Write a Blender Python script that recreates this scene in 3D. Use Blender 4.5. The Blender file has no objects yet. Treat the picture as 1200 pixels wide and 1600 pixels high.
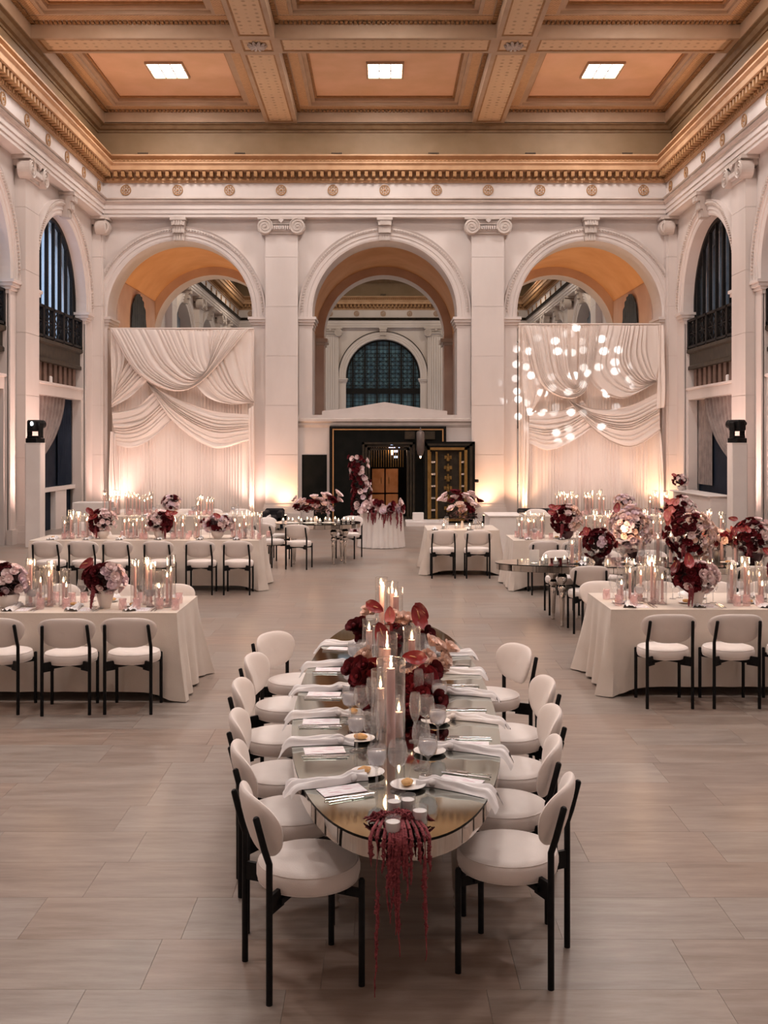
import bpy, math, random
from math import sin, cos, pi, radians, sqrt
from mathutils import Vector, Matrix

random.seed(7)
sc = bpy.context.scene
COL = sc.collection

# ------------------------------------------------------------------ camera, world, lights, exposure
F, CX, CY, H = 1620.0, 596.0, 693.0, 2.18        # focal length and horizon in pixels of the 1200x1600 frame, eye height
cam_d = bpy.data.cameras.new('camera'); cam = bpy.data.objects.new('camera', cam_d); COL.objects.link(cam)
cam_d.sensor_fit = 'HORIZONTAL'; cam_d.sensor_width = 36.0; cam_d.lens = F / 1200 * 36
cam_d.shift_x = (600 - CX) / 1200; cam_d.shift_y = -(800 - CY) / 1200
cam_d.clip_end = 300
cam.location = (0, 0, H); cam.rotation_euler = (radians(90), 0, 0)
sc.camera = cam

world = bpy.data.worlds.new('world'); sc.world = world; world.use_nodes = True
bg = world.node_tree.nodes['Background']; bg.inputs[0].default_value = (0.60, 0.72, 0.90, 1); bg.inputs[1].default_value = 2.4

vs = sc.view_settings; vs.view_transform = 'Standard'; vs.look = 'None'; vs.gamma = 1; vs.use_curve_mapping = False
vs.exposure = 0.27
sc.cycles.sample_clamp_indirect = 4.0
sc.cycles.max_bounces = 7; sc.cycles.diffuse_bounces = 4; sc.cycles.glossy_bounces = 4
sc.cycles.transparent_max_bounces = 24; sc.cycles.caustics_reflective = False; sc.cycles.caustics_refractive = False

def light(name, kind, loc, energy, color, rot=(0, 0, 0), **kw):
    d = bpy.data.lights.new(name, kind); d.energy = energy; d.color = color
    for k, v in kw.items(): setattr(d, k, v)
    o = bpy.data.objects.new(name, d); COL.objects.link(o); o.location = loc; o.rotation_euler = rot
    return o
def aim(o, target):
    o.rotation_euler = (Vector(target) - o.location).to_track_quat('-Z', 'Y').to_euler()

LAYLIGHT_W = 140.0      # each ceiling light panel
UPLIGHT_W = 130.0       # each uplight at a pier

# room dimensions ----------------------------------------------------------------
D = 29.0; X0 = 0.09; HW = 8.10; XL = X0 - HW; XR = X0 + HW; BAY = 5.72
Y1B = 35.8; Y2 = 56.3                       # passage end, far hall end
ZC, RI, RO = 5.83, 2.02, 2.40               # arch centre height, radii
Z_ARCH, Z_ENT = 8.445, 9.39                 # entablature from .. to
Z_SOF = 11.04                               # beam soffit
YB = -3.0                                   # hall goes on a little behind the camera
BEAM_Y = [23.1 - BAY * k for k in range(5)]
SIDE_C = [25.95 - BAY * k for k in range(5)]

# ceiling light panels: each coffer's lamp is made with its panel further down
COFFER_X = [X0 - BAY, X0, X0 + BAY]
COFFER_Y = [26.1] + [23.1 - BAY * (k + .5) for k in range(4)]

# ------------------------------------------------------------------ helpers
def at(px, py, Y): return Vector(((px - CX) * Y / F, Y, H - (py - CY) * Y / F))

class MB:
    def __init__(s): s.v = []; s.f = []; s.m = []; s.mi = 0
    def add(s, vs, fs):
        n = len(s.v); s.v.extend(tuple(p) for p in vs)
        for q in fs: s.f.append(tuple(i + n for i in q)); s.m.append(s.mi)
        return s
    def box(s, c, d, rz=0.0):
        x, y, z = d[0] / 2, d[1] / 2, d[2] / 2; co, si = cos(rz), sin(rz)
        vs = []
        for dz in (-z, z):
            for dx, dy in ((-x, -y), (x, -y), (x, y), (-x, y)):
                vs.append((c[0] + dx * co - dy * si, c[1] + dx * si + dy * co, c[2] + dz))
        return s.add(vs, [(3, 2, 1, 0), (4, 5, 6, 7), (0, 1, 5, 4), (1, 2, 6, 5), (2, 3, 7, 6), (3, 0, 4, 7)])
    def b2(s, x0, x1, y0, y1, z0, z1):
        return s.box(((x0 + x1) / 2, (y0 + y1) / 2, (z0 + z1) / 2), (abs(x1 - x0), abs(y1 - y0), abs(z1 - z0)))
    def bevbox(s, c, d, b):
        x, y, z = d[0] / 2, d[1] / 2, d[2] / 2
        rings = []
        for zz, ins in ((-z, b), (-z + b, 0), (z - b, 0), (z, b)):
            a, e = x - ins, y - ins
            rings.append([(-a, -e + b * (ins == 0), zz), (-a + b * (ins == 0), -e, zz), (a - b * (ins == 0), -e, zz), (a, -e + b * (ins == 0), zz),
                          (a, e - b * (ins == 0), zz), (a - b * (ins == 0), e, zz), (-a + b * (ins == 0), e, zz), (-a, e - b * (ins == 0), zz)])
        vs = [(c[0] + p[0], c[1] + p[1], c[2] + p[2]) for r in rings for p in r]
        fs = [tuple(reversed(range(8))), tuple(range(24, 32))]
        for k in range(3):
            for i in range(8):
                j = (i + 1) % 8; fs.append((k * 8 + i, k * 8 + j, k * 8 + 8 + j, k * 8 + 8 + i))
        return s.add(vs, fs)
    def lathe(s, prof, n=20, c=(0, 0, 0), close=True, a0=0, sx=1, sy=1):
        vs = []
        for r, z in prof:
            for i in range(n):
                a = a0 + 2 * pi * i / n; vs.append((c[0] + r * cos(a) * sx, c[1] + r * sin(a) * sy, c[2] + z))
        fs = []
        for k in range(len(prof) - 1):
            for i in range(n):
                j = (i + 1) % n; fs.append((k * n + i, k * n + j, (k + 1) * n + j, (k + 1) * n + i))
        if close:
            if prof[0][0] > 1e-4: fs.append(tuple(reversed(range(n))))
            if prof[-1][0] > 1e-4: fs.append(tuple(range((len(prof) - 1) * n, len(prof) * n)))
        return s.add(vs, fs)
    def tube(s, pts, r, n=8, cap=True):
        pts = [Vector(p) for p in pts]; rs = r if isinstance(r, (list, tuple)) else [r] * len(pts)
        vs = []; up = None
        for i, p in enumerate(pts):
            t = (pts[min(i + 1, len(pts) - 1)] - pts[max(i - 1, 0)])
            t = t.normalized() if t.length > 1e-9 else Vector((0, 0, 1))
            if up is None: up = Vector((1, 0, 0)) if abs(t.z) > .7 else Vector((0, 0, 1))
            a = t.cross(up)
            if a.length < 1e-5: a = t.cross(Vector((0, 1, 0)))
            a.normalize(); b = a.cross(t).normalized(); up = b
            for k in range(n):
                q = p + a * (rs[i] * cos(2 * pi * k / n)) + b * (rs[i] * sin(2 * pi * k / n)); vs.append(q)
        fs = []
        for i in range(len(pts) - 1):
            for k in range(n):
                j = (k + 1) % n; fs.append((i * n + j, i * n + k, (i + 1) * n + k, (i + 1) * n + j))
        if cap: fs.append(tuple(range(n))); fs.append(tuple(reversed(range((len(pts) - 1) * n, len(pts) * n))))
        return s.add(vs, fs)
    def grid(s, fn, nu, nv):
        vs = [fn(i / nu, j / nv) for j in range(nv + 1) for i in range(nu + 1)]
        fs = [(j * (nu + 1) + i, j * (nu + 1) + i + 1, (j + 1) * (nu + 1) + i + 1, (j + 1) * (nu + 1) + i) for j in range(nv) for i in range(nu)]
        return s.add(vs, fs)
    def prism(s, poly, T, d0, d1):
        """polygon of (u, z) extruded from depth d0 to d1 through the frame T(u, d, z)"""
        n = len(poly); vs = [T(u, d0, z) for u, z in poly] + [T(u, d1, z) for u, z in poly]
        fs = [tuple(range(n)), tuple(reversed(range(n, 2 * n)))] + [(i, (i + 1) % n, n + (i + 1) % n, n + i) for i in range(n)]
        return s.add(vs, fs)
    def extr(s, prof, T, u0, u1, cap=True):
        """profile of (d, z) run along u from u0 to u1"""
        n = len(prof); vs = [T(u0, d, z) for d, z in prof] + [T(u1, d, z) for d, z in prof]
        fs = [(i, i + 1, n + i + 1, n + i) for i in range(n - 1)]
        if cap: fs += [tuple(range(n)), tuple(reversed(range(n, 2 * n)))]
        return s.add(vs, fs)
    def tbox(s, T, u0, u1, d0, d1, z0, z1):
        return s.prism([(u0, z0), (u1, z0), (u1, z1), (u0, z1)], T, d0, d1)
    def mesh(s, name, mats, smooth=False):
        me = bpy.data.meshes.new(name); me.from_pydata(s.v, [], s.f)
        for m in (mats if isinstance(mats, (list, tuple)) else [mats]): me.materials.append(m)
        if any(s.m): me.polygons.foreach_set('material_index', s.m)
        if smooth is True: me.shade_smooth()
        elif smooth:
            me.shade_smooth(); me.set_sharp_from_angle(angle=radians(smooth))
        me.update(); return me
    def obj(s, name, mats, parent=None, smooth=False, loc=(0, 0, 0), rot=(0, 0, 0)):
        return link(name, s.mesh(name, mats, smooth), parent, loc, rot)

def link(name, data, parent=None, loc=(0, 0, 0), rot=(0, 0, 0), scale=None):
    o = bpy.data.objects.new(name, data); COL.objects.link(o)
    o.location = loc; o.rotation_euler = rot
    if scale is not None: o.scale = scale if hasattr(scale, '__len__') else (scale,) * 3
    if parent: o.parent = parent
    return o
def tag(o, label, cat, group=None, kind=None):
    o['label'] = label; o['category'] = cat
    if group: o['group'] = group
    if kind: o['kind'] = kind
    return o
def thing(name, label, cat, loc=(0, 0, 0), rz=0.0, group=None, kind=None):
    return tag(link(name, None, None, loc, (0, 0, rz)), label, cat, group, kind)
def struct(o, label, cat): return tag(o, label, cat, None, 'structure')
KIDS = {}
def copy_tree(o, parent=None):
    c = o.copy(); COL.objects.link(c); c.parent = parent
    for ch in o.children: copy_tree(ch, c)
    return c
def dup(proto, label, loc, rz, group=None):
    c = copy_tree(proto); c.location = loc; c.rotation_euler = (0, 0, rz); c['label'] = label
    if group: c['group'] = group
    elif 'group' in c: del c['group']
    return c
ORD = ['first', 'second', 'third', 'fourth', 'fifth', 'sixth', 'seventh', 'eighth', 'ninth', 'tenth', 'eleventh', 'twelfth', 'thirteenth', 'fourteenth', 'fifteenth', 'sixteenth']

# ------------------------------------------------------------------ materials
def mat(name, col, rough=.5, metal=0.0, col2=None, nscale=6.0, stretch=(1, 1, 1), bump=0.0, bscale=None, spec=None, sheen=0.0, rnd=0.0, coat=0.0, detail=4.0, contrast=None, alpha=None):
    m = bpy.data.materials.new(name); m.use_nodes = True
    nt = m.node_tree; N = nt.nodes; L = nt.links; b = N['Principled BSDF']
    b.inputs['Base Color'].default_value = (*col, 1); b.inputs['Roughness'].default_value = rough; b.inputs['Metallic'].default_value = metal
    if spec is not None: b.inputs['Specular IOR Level'].default_value = spec
    if sheen: b.inputs['Sheen Weight'].default_value = sheen; b.inputs['Sheen Roughness'].default_value = .5
    if coat: b.inputs['Coat Weight'].default_value = coat; b.inputs['Coat Roughness'].default_value = .15
    tc = N.new('ShaderNodeTexCoord'); mp = N.new('ShaderNodeMapping'); mp.inputs['Scale'].default_value = stretch
    L.new(tc.outputs['Object'], mp.inputs['Vector'])
    if col2:
        nz = N.new('ShaderNodeTexNoise'); nz.inputs['Scale'].default_value = nscale; nz.inputs['Detail'].default_value = detail
        L.new(mp.outputs[0], nz.inputs['Vector'])
        rp = N.new('ShaderNodeValToRGB'); lo, hi = contrast or (.35, .65)
        rp.color_ramp.elements[0].position = lo; rp.color_ramp.elements[1].position = hi
        rp.color_ramp.elements[0].color = (*col, 1); rp.color_ramp.elements[1].color = (*col2, 1)
        L.new(nz.outputs['Fac'], rp.inputs['Fac']); out = rp.outputs[0]
        if rnd:
            oi = N.new('ShaderNodeObjectInfo'); hs = N.new('ShaderNodeHueSaturation')
            mr = N.new('ShaderNodeMapRange'); mr.inputs['To Min'].default_value = 1 - rnd; mr.inputs['To Max'].default_value = 1 + rnd
            L.new(oi.outputs['Random'], mr.inputs['Value']); L.new(mr.outputs[0], hs.inputs['Value']); L.new(out, hs.inputs['Color']); out = hs.outputs[0]
        L.new(out, b.inputs['Base Color'])
    if bump:
        n2 = N.new('ShaderNodeTexNoise'); n2.inputs['Scale'].default_value = bscale or nscale * 8; n2.inputs['Detail'].default_value = 3
        L.new(mp.outputs[0], n2.inputs['Vector'])
        bp = N.new('ShaderNodeBump'); bp.inputs['Strength'].default_value = bump; bp.inputs['Distance'].default_value = .01
        L.new(n2.outputs['Fac'], bp.inputs['Height']); L.new(bp.outputs[0], b.inputs['Normal'])
    return m

def emit(name, col, strength):
    m = bpy.data.materials.new(name); m.use_nodes = True; nt = m.node_tree; nt.nodes.clear()
    e = nt.nodes.new('ShaderNodeEmission'); e.inputs[0].default_value = (*col, 1); e.inputs[1].default_value = strength
    o = nt.nodes.new('ShaderNodeOutputMaterial'); nt.links.new(e.outputs[0], o.inputs[0]); return m

def glass(name, tint=(1, 1, 1), rough=.03, ior=1.45, body=0.0, bodycol=(1, 1, 1)):
    """thin clear glass: see-through with Fresnel reflection, optionally a little milky"""
    m = bpy.data.materials.new(name); m.use_nodes = True; nt = m.node_tree; nt.nodes.clear(); N = nt.nodes; L = nt.links
    tr = N.new('ShaderNodeBsdfTransparent'); tr.inputs[0].default_value = (*tint, 1)
    gl = N.new('ShaderNodeBsdfGlossy'); gl.inputs['Roughness'].default_value = rough
    lw = N.new('ShaderNodeLayerWeight'); lw.inputs[0].default_value = .5      # Schlick reflectance from the facing angle
    pw = N.new('ShaderNodeMath'); pw.operation = 'POWER'; pw.inputs[1].default_value = 3.0; L.new(lw.outputs['Facing'], pw.inputs[0])
    ml = N.new('ShaderNodeMath'); ml.operation = 'MULTIPLY_ADD'; ml.inputs[1].default_value = .80; ml.inputs[2].default_value = .07; L.new(pw.outputs[0], ml.inputs[0])
    mx = N.new('ShaderNodeMixShader'); L.new(ml.outputs[0], mx.inputs[0])
    src = tr.outputs[0]
    if body:
        df = N.new('ShaderNodeBsdfTranslucent'); df.inputs[0].default_value = (*bodycol, 1)
        d2 = N.new('ShaderNodeBsdfDiffuse'); d2.inputs[0].default_value = (*bodycol, 1)
        ad = N.new('ShaderNodeMixShader'); ad.inputs[0].default_value = .5; L.new(df.outputs[0], ad.inputs[1]); L.new(d2.outputs[0], ad.inputs[2])
        m2 = N.new('ShaderNodeMixShader'); m2.inputs[0].default_value = body; L.new(tr.outputs[0], m2.inputs[1]); L.new(ad.outputs[0], m2.inputs[2]); src = m2.outputs[0]
    L.new(src, mx.inputs[1]); L.new(gl.outputs[0], mx.inputs[2])
    o = N.new('ShaderNodeOutputMaterial'); L.new(mx.outputs[0], o.inputs[0]); return m

def drape_mat(name, col, trans=.35):
    m = bpy.data.materials.new(name); m.use_nodes = True; nt = m.node_tree; nt.nodes.clear(); N = nt.nodes; L = nt.links
    d = N.new('ShaderNodeBsdfDiffuse'); t = N.new('ShaderNodeBsdfTranslucent')
    tc = N.new('ShaderNodeTexCoord'); nz = N.new('ShaderNodeTexNoise'); nz.inputs['Scale'].default_value = 60; L.new(tc.outputs['Object'], nz.inputs['Vector'])
    rp = N.new('ShaderNodeValToRGB'); rp.color_ramp.elements[0].color = (*[c * .94 for c in col], 1); rp.color_ramp.elements[1].color = (*col, 1)
    L.new(nz.outputs['Fac'], rp.inputs[0]); L.new(rp.outputs[0], d.inputs[0]); L.new(rp.outputs[0], t.inputs[0])
    mx = N.new('ShaderNodeMixShader'); mx.inputs[0].default_value = trans; L.new(d.outputs[0], mx.inputs[1]); L.new(t.outputs[0], mx.inputs[2])
    o = N.new('ShaderNodeOutputMaterial'); L.new(mx.outputs[0], o.inputs[0]); return m

def stripes_mat(name, c1, c2, scale, axis='X', rough=.6, bump=.5, kind='wave'):
    """two-tone ornament band: fret or scale relief too fine to pick apart"""
    m = bpy.data.materials.new(name); m.use_nodes = True; nt = m.node_tree; N = nt.nodes; L = nt.links; b = N['Principled BSDF']; b.inputs['Roughness'].default_value = rough
    tc = N.new('ShaderNodeTexCoord'); mp = N.new('ShaderNodeMapping'); L.new(tc.outputs['Object'], mp.inputs[0])
    if kind == 'brick':
        t = N.new('ShaderNodeTexBrick'); t.inputs['Scale'].default_value = scale; t.inputs['Mortar Size'].default_value = .035; t.offset = .5
        t.inputs['Brick Width'].default_value = .42; t.inputs['Row Height'].default_value = .24
        t.inputs['Color1'].default_value = (*c1, 1); t.inputs['Color2'].default_value = (*[x * .85 for x in c1], 1); t.inputs['Mortar'].default_value = (*c2, 1)
        L.new(mp.outputs[0], t.inputs['Vector']); L.new(t.outputs['Color'], b.inputs['Base Color']); h = t.outputs['Fac']
    else:
        t = N.new('ShaderNodeTexVoronoi'); t.inputs['Scale'].default_value = scale; t.inputs['Randomness'].default_value = .12
        L.new(mp.outputs[0], t.inputs['Vector']); rp = N.new('ShaderNodeValToRGB')
        rp.color_ramp.elements[0].position = .18; rp.color_ramp.elements[1].position = .34; rp.color_ramp.elements[0].color = (*c2, 1); rp.color_ramp.elements[1].color = (*c1, 1)
        L.new(t.outputs['Distance'], rp.inputs[0]); L.new(rp.outputs[0], b.inputs['Base Color']); h = t.outputs['Distance']
    bp = N.new('ShaderNodeBump'); bp.inputs['Strength'].default_value = bump; bp.inputs['Distance'].default_value = .02; L.new(h, bp.inputs['Height']); L.new(bp.outputs[0], b.inputs['Normal'])
    return m

M = dict(
    marble=mat('white_marble', (.635, .565, .53), .42, col2=(.53, .468, .435), nscale=.9, stretch=(1, 1, .35), detail=8, contrast=(.42, .75)),
    marble_d=mat('carved_marble', (.56, .49, .445), .5, col2=(.46, .395, .355), nscale=3),
    joint=mat('marble_joint', (.50, .42, .37), .8),
    gold=mat('ochre_plaster', (.56, .345, .195), .6, col2=(.47, .275, .145), nscale=3),
    gold_d=mat('gilded_trim', (.40, .22, .10), .6, col2=(.31, .165, .07), nscale=8, spec=.25),
    tan=mat('tan_plaster', (.48, .335, .225), .6, col2=(.43, .295, .19), nscale=2),
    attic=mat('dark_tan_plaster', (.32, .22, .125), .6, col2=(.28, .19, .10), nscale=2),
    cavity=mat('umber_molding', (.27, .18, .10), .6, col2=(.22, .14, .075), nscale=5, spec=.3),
    orange=mat('apricot_plaster', (.80, .50, .32), .6, col2=(.72, .44, .25), nscale=1.2),
    vault=mat('terracotta_plaster', (.72, .42, .20), .7, col2=(.63, .34, .15), nscale=1.1),
    passage=mat('brown_pink_stone', (.60, .45, .37), .6, col2=(.52, .37, .30), nscale=1.5),
    fret=stripes_mat('fret_band', (.72, .46, .25), (.34, .17, .07), 6.0, kind='brick'),
    scale=stripes_mat('scale_panel', (.66, .46, .28), (.30, .17, .08), 5.0, kind='vor'),
    grate=mat('dark_grate', (.02, .015, .01), .6),
    iron=mat('black_iron', (.008, .008, .009), .5, col2=(.014, .013, .012), nscale=20, spec=.15),
    bronze=mat('dark_bronze', (.022, .017, .012), .45, metal=.15, col2=(.045, .033, .02), nscale=6, spec=.25),
    brownpanel=mat('brown_panel', (.13, .075, .055), .6, col2=(.20, .12, .09), nscale=4),
    black=mat('black_metal', (.004, .004, .005), .45, col2=(.008, .008, .009), nscale=30, spec=.18),
    fabric=mat('cream_upholstery', (.85, .775, .735), .85, col2=(.80, .725, .685), nscale=5, bump=.12, bscale=240, sheen=.25),
    cloth=mat('ivory_linen', (.70, .62, .55), .9, col2=(.63, .55, .48), nscale=3, bump=.15, bscale=120, sheen=.15),
    satin=mat('white_satin', (.84, .80, .77), .45, col2=(.80, .75, .72), nscale=4),
    napkin=mat('white_napkin', (.88, .86, .87), .85, col2=(.82, .80, .81), nscale=12),
    drape=drape_mat('ivory_chiffon', (.88, .79, .73), .22),
    mirror=mat('mirror_glass', (.55, .60, .55), .05, 1.0, col2=(.52, .57, .52), nscale=1),
    mirrorside=mat('mirror_apron', (.60, .56, .52), .06, 1.0, col2=(.55, .51, .47), nscale=2),
    chrome=mat('chrome', (.70, .66, .62), .08, 1.0, col2=(.64, .60, .56), nscale=2),
    silver=mat('silver', (.75, .74, .74), .16, 1.0, col2=(.68, .67, .67), nscale=9),
    ware=glass('tableware_glass', (.97, .97, .97), body=.12, bodycol=(.95, .94, .95)),
    glass=glass('clear_glass', (.98, .98, .98), body=.022, bodycol=(.95, .93, .92)),
    pane=glass('window_glass', (.75, .85, .95)),
    pinkglass=glass('pink_glass', (1, .90, .90), body=.28, bodycol=(1, .78, .78)),
    water=glass('ice_water', (.95, .97, 1), body=.55, bodycol=(.88, .88, .92)),
    wax=mat('pink_wax', (.93, .55, .51), .5, col2=(.95, .61, .57), nscale=9),
    whitewax=mat('white_wax', (.90, .88, .88), .5, col2=(.85, .83, .83), nscale=9),
    flame=emit('candle_flame', (1.0, .66, .36), 22.0),
    wick=mat('wick', (.02, .015, .01), .9),
    panel_light=emit('ceiling_light_glow', (1.0, .93, .84), 9.0),
    china=mat('white_china', (.86, .84, .83), .2, col2=(.82, .80, .79), nscale=5),
    roll=mat('bread_crust', (.55, .26, .08), .7, col2=(.74, .47, .20), nscale=30),
    red=mat('burgundy_petals', (.075, .004, .008), .75, col2=(.14, .008, .014), nscale=25, rnd=.35, spec=.2),
    pink=mat('blush_petals', (.86, .64, .64), .75, col2=(.90, .75, .73), nscale=22, rnd=.12),
    mauve=mat('mauve_petals', (.76, .58, .66), .75, col2=(.86, .72, .76), nscale=22, rnd=.12),
    peach=mat('peach_petals', (.82, .56, .45), .75, col2=(.88, .68, .60), nscale=22, rnd=.15),
    anth=mat('anthurium_spathe', (.21, .012, .016), .3, col2=(.29, .03, .03), nscale=14, rnd=.3),
    anthp=mat('coral_spathe', (.55, .12, .11), .3, col2=(.62, .19, .16), nscale=14, rnd=.2),
    amar=mat('amaranth', (.15, .018, .028), .9, col2=(.30, .06, .07), nscale=90, bump=.6, bscale=160),
    spadix=mat('spadix', (.62, .30, .14), .6),
    leaf=mat('leaf_green', (.06, .13, .03), .6, col2=(.10, .2, .05), nscale=12),
    darkleaf=mat('dark_foliage', (.035, .012, .014), .7, col2=(.06, .02, .02), nscale=12),
    vase=mat('white_ceramic', (.80, .73, .68), .4, col2=(.76, .68, .63), nscale=6),
    darkvase=mat('burgundy_vase', (.06, .02, .025), .3, col2=(.09, .03, .035), nscale=6),
    card=None, whitepaint=mat('white_paint', (.80, .74, .71), .5, col2=(.76, .70, .67), nscale=3),
    paper=mat('card_stock', (.85, .83, .83), .8, col2=(.82, .80, .80), nscale=9),
    copper=mat('copper_panel', (.42, .17, .06), .3, .7, col2=(.52, .24, .10), nscale=4),
    brass=mat('aged_brass', (.34, .21, .07), .32, .8, col2=(.22, .13, .04), nscale=5),
    vaultblack=mat('black_lacquer', (.007, .008, .007), .3, col2=(.011, .011, .010), nscale=4, spec=.06),
    goldline=mat('gold_line', (.62, .33, .14), .4, .5),
    dusk=mat('blackout_curtain', (.006, .012, .026), .8, col2=(.012, .02, .036), nscale=3, spec=.2),
    dusk2=mat('deep_blue_curtain', (.03, .055, .085), .8, col2=(.05, .08, .12), nscale=4),
    greycurt=mat('grey_velvet_curtain', (.17, .13, .12), .8, col2=(.24, .19, .17), nscale=5, sheen=.3),
    blindcurt=mat('blue_grey_curtain', (.17, .20, .23), .8, col2=(.24, .27, .30), nscale=4),
    floor2=mat('stone_floor_far', (.50, .42, .36), .3, col2=(.44, .36, .30), nscale=2),
    sofa=mat('dark_upholstery', (.015, .014, .016), .8, col2=(.026, .024, .026), nscale=8, spec=.2),
    lamp_glow=emit('lamp_glow', (1, .55, .25), 14.0), head_glow=emit('spot_lens', (.9, .95, 1), 20.0),
    blue_glow=emit('lit_window_glow', (.55, .65, 1.0), 2.5),
    lit=emit('cabinet_light', (1, .6, .35), 4.0),
)
for k in ('flame', 'lamp_glow', 'head_glow', 'lit', 'blue_glow', 'panel_light'):
    M[k].cycles.emission_sampling = 'NONE'

def card_mat():
    m = bpy.data.materials.new('menu_print'); m.use_nodes = True; nt = m.node_tree; N = nt.nodes; L = nt.links; b = N['Principled BSDF']; b.inputs['Roughness'].default_value = .8
    tc = N.new('ShaderNodeTexCoord'); mp = N.new('ShaderNodeMapping'); mp.inputs['Scale'].default_value = (55, 9, 1); L.new(tc.outputs['Object'], mp.inputs[0])
    nz = N.new('ShaderNodeTexNoise'); nz.inputs['Scale'].default_value = 1.6; nz.inputs['Detail'].default_value = 2; L.new(mp.outputs[0], nz.inputs['Vector'])
    rp = N.new('ShaderNodeValToRGB'); rp.color_ramp.elements[0].position = .52; rp.color_ramp.elements[1].position = .60
    rp.color_ramp.elements[0].color = (.84, .83, .86, 1); rp.color_ramp.elements[1].color = (.66, .50, .56, 1)
    L.new(nz.outputs['Fac'], rp.inputs[0]); L.new(rp.outputs[0], b.inputs['Base Color']); return m
M['card'] = card_mat()

def stone_mat(name, island=False):
    m = bpy.data.materials.new(name); m.use_nodes = True; nt = m.node_tree; N = nt.nodes; L = nt.links; b = N['Principled BSDF']
    geo = N.new('ShaderNodeNewGeometry'); oi = N.new('ShaderNodeObjectInfo')
    rnd = geo.outputs['Random Per Island'] if island else oi.outputs['Random']
    mp = N.new('ShaderNodeMapping'); mp.inputs['Scale'].default_value = (.9, 6.5, 1); L.new(geo.outputs['Position'], mp.inputs[0])
    cm = N.new('ShaderNodeCombineXYZ'); mu = N.new('ShaderNodeMath'); mu.operation = 'MULTIPLY'; mu.inputs[1].default_value = 37; L.new(rnd, mu.inputs[0]); L.new(mu.outputs[0], cm.inputs[2]); L.new(cm.outputs[0], mp.inputs['Location'])
    nz = N.new('ShaderNodeTexNoise'); nz.inputs['Scale'].default_value = 2.0; nz.inputs['Detail'].default_value = 9; nz.inputs['Roughness'].default_value = .70; L.new(mp.outputs[0], nz.inputs['Vector'])
    r1 = N.new('ShaderNodeValToRGB'); e = r1.color_ramp.elements; e[0].position = .32; e[1].position = .68; e[0].color = (.205, .168, .143, 1); e[1].color = (.345, .303, .272, 1); L.new(nz.outputs['Fac'], r1.inputs[0])
    r2 = N.new('ShaderNodeValToRGB'); r2.color_ramp.interpolation = 'LINEAR'; e = r2.color_ramp.elements; e[0].color = (.95, .90, .88, 1); e[1].color = (1.06, 1.06, 1.07, 1)
    k = r2.color_ramp.elements.new(.4); k.color = (1.06, .93, .86, 1); k = r2.color_ramp.elements.new(.7); k.color = (1.02, .98, .95, 1); L.new(rnd, r2.inputs[0])
    mx = N.new('ShaderNodeMix'); mx.data_type = 'RGBA'; mx.blend_type = 'MULTIPLY'; mx.inputs[0].default_value = 1; L.new(r1.outputs[0], mx.inputs[6]); L.new(r2.outputs[0], mx.inputs[7]); L.new(mx.outputs[2], b.inputs['Base Color'])
    r3 = N.new('ShaderNodeMapRange'); r3.inputs['To Min'].default_value = .24; r3.inputs['To Max'].default_value = .42; L.new(nz.outputs['Fac'], r3.inputs['Value']); L.new(r3.outputs[0], b.inputs['Roughness'])
    return m
M['stone'] = stone_mat('limestone_slab'); M['stone_s'] = stone_mat('limestone_slabs', True)
M['grout'] = mat('grout', (.20, .163, .138), .6)
# ------------------------------------------------------------------ floor
RANDF = random.Random(3)
fl = MB(); fl.b2(XL - 1.2, XR + 1.2, YB, D + .9, -.12, -.006)
floor = struct(fl.obj('floor', M['grout']), 'pale limestone slab floor of the banquet hall', 'floor')
tiles = []
row = 0; y = YB; ROW = .42
while y < D + .8:
    x = XL - 1.1 - RANDF.random() * .7
    while x < XR + 1.1:
        w = RANDF.choice((.72, .76, .80, .92)); tiles.append((x, w, y)); x += w
    y += ROW; row += 1
def in_view(t):
    x, w, y = t; yy = y + ROW
    if yy < 3.85: return False
    return (x + w) > -yy * .368 - .05 and x < yy * .373 + .05
vis = sorted([t for t in tiles if in_view(t)], key=lambda t: t[2]); near = set(vis[:300])
tm = {}
for t in vis[:300]:
    x, w, y = t
    if w not in tm:
        b = MB(); b.bevbox((0, 0, -.005), (w - .0012, ROW - .0012, .010), .0004); tm[w] = b.mesh('floor_slab', M['stone'])
    link('floor_slab', tm[w], floor, (x + w / 2, y + ROW / 2, 0))
b = MB()
for t in tiles:
    if t not in near:
        x, w, y = t; b.add([(x + .0006, y + .0006, 0), (x + w - .0006, y + .0006, 0), (x + w - .0008, y + ROW - .0008, 0), (x + .0008, y + ROW - .0008, 0)], [(0, 1, 2, 3)])
o = b.obj('floor_slabs', M['stone_s'], floor); o['kind'] = 'stuff'
b = MB(); b.b2(XL - 1.2, XR + 1.2, D + .9, Y2 + 1, -.12, 0)
struct(b.obj('floor_far_hall', M['floor2']), 'stone floor of the second hall seen beyond the arches', 'floor')

# ------------------------------------------------------------------ arcaded walls
def T_back(u, d, z): return (u, D - d, z)
def T_left(u, d, z): return (XL + d, u, z)
def T_right(u, d, z): return (XR - d, u, z)
def T_far(u, d, z): return (u, Y2 - d, z)
def arc_pts(c, r, n=40, a0=0.0, a1=pi): return [(c + r * cos(a0 + (a1 - a0) * i / n), ZC + r * sin(a0 + (a1 - a0) * i / n)) for i in range(n + 1)]

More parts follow.
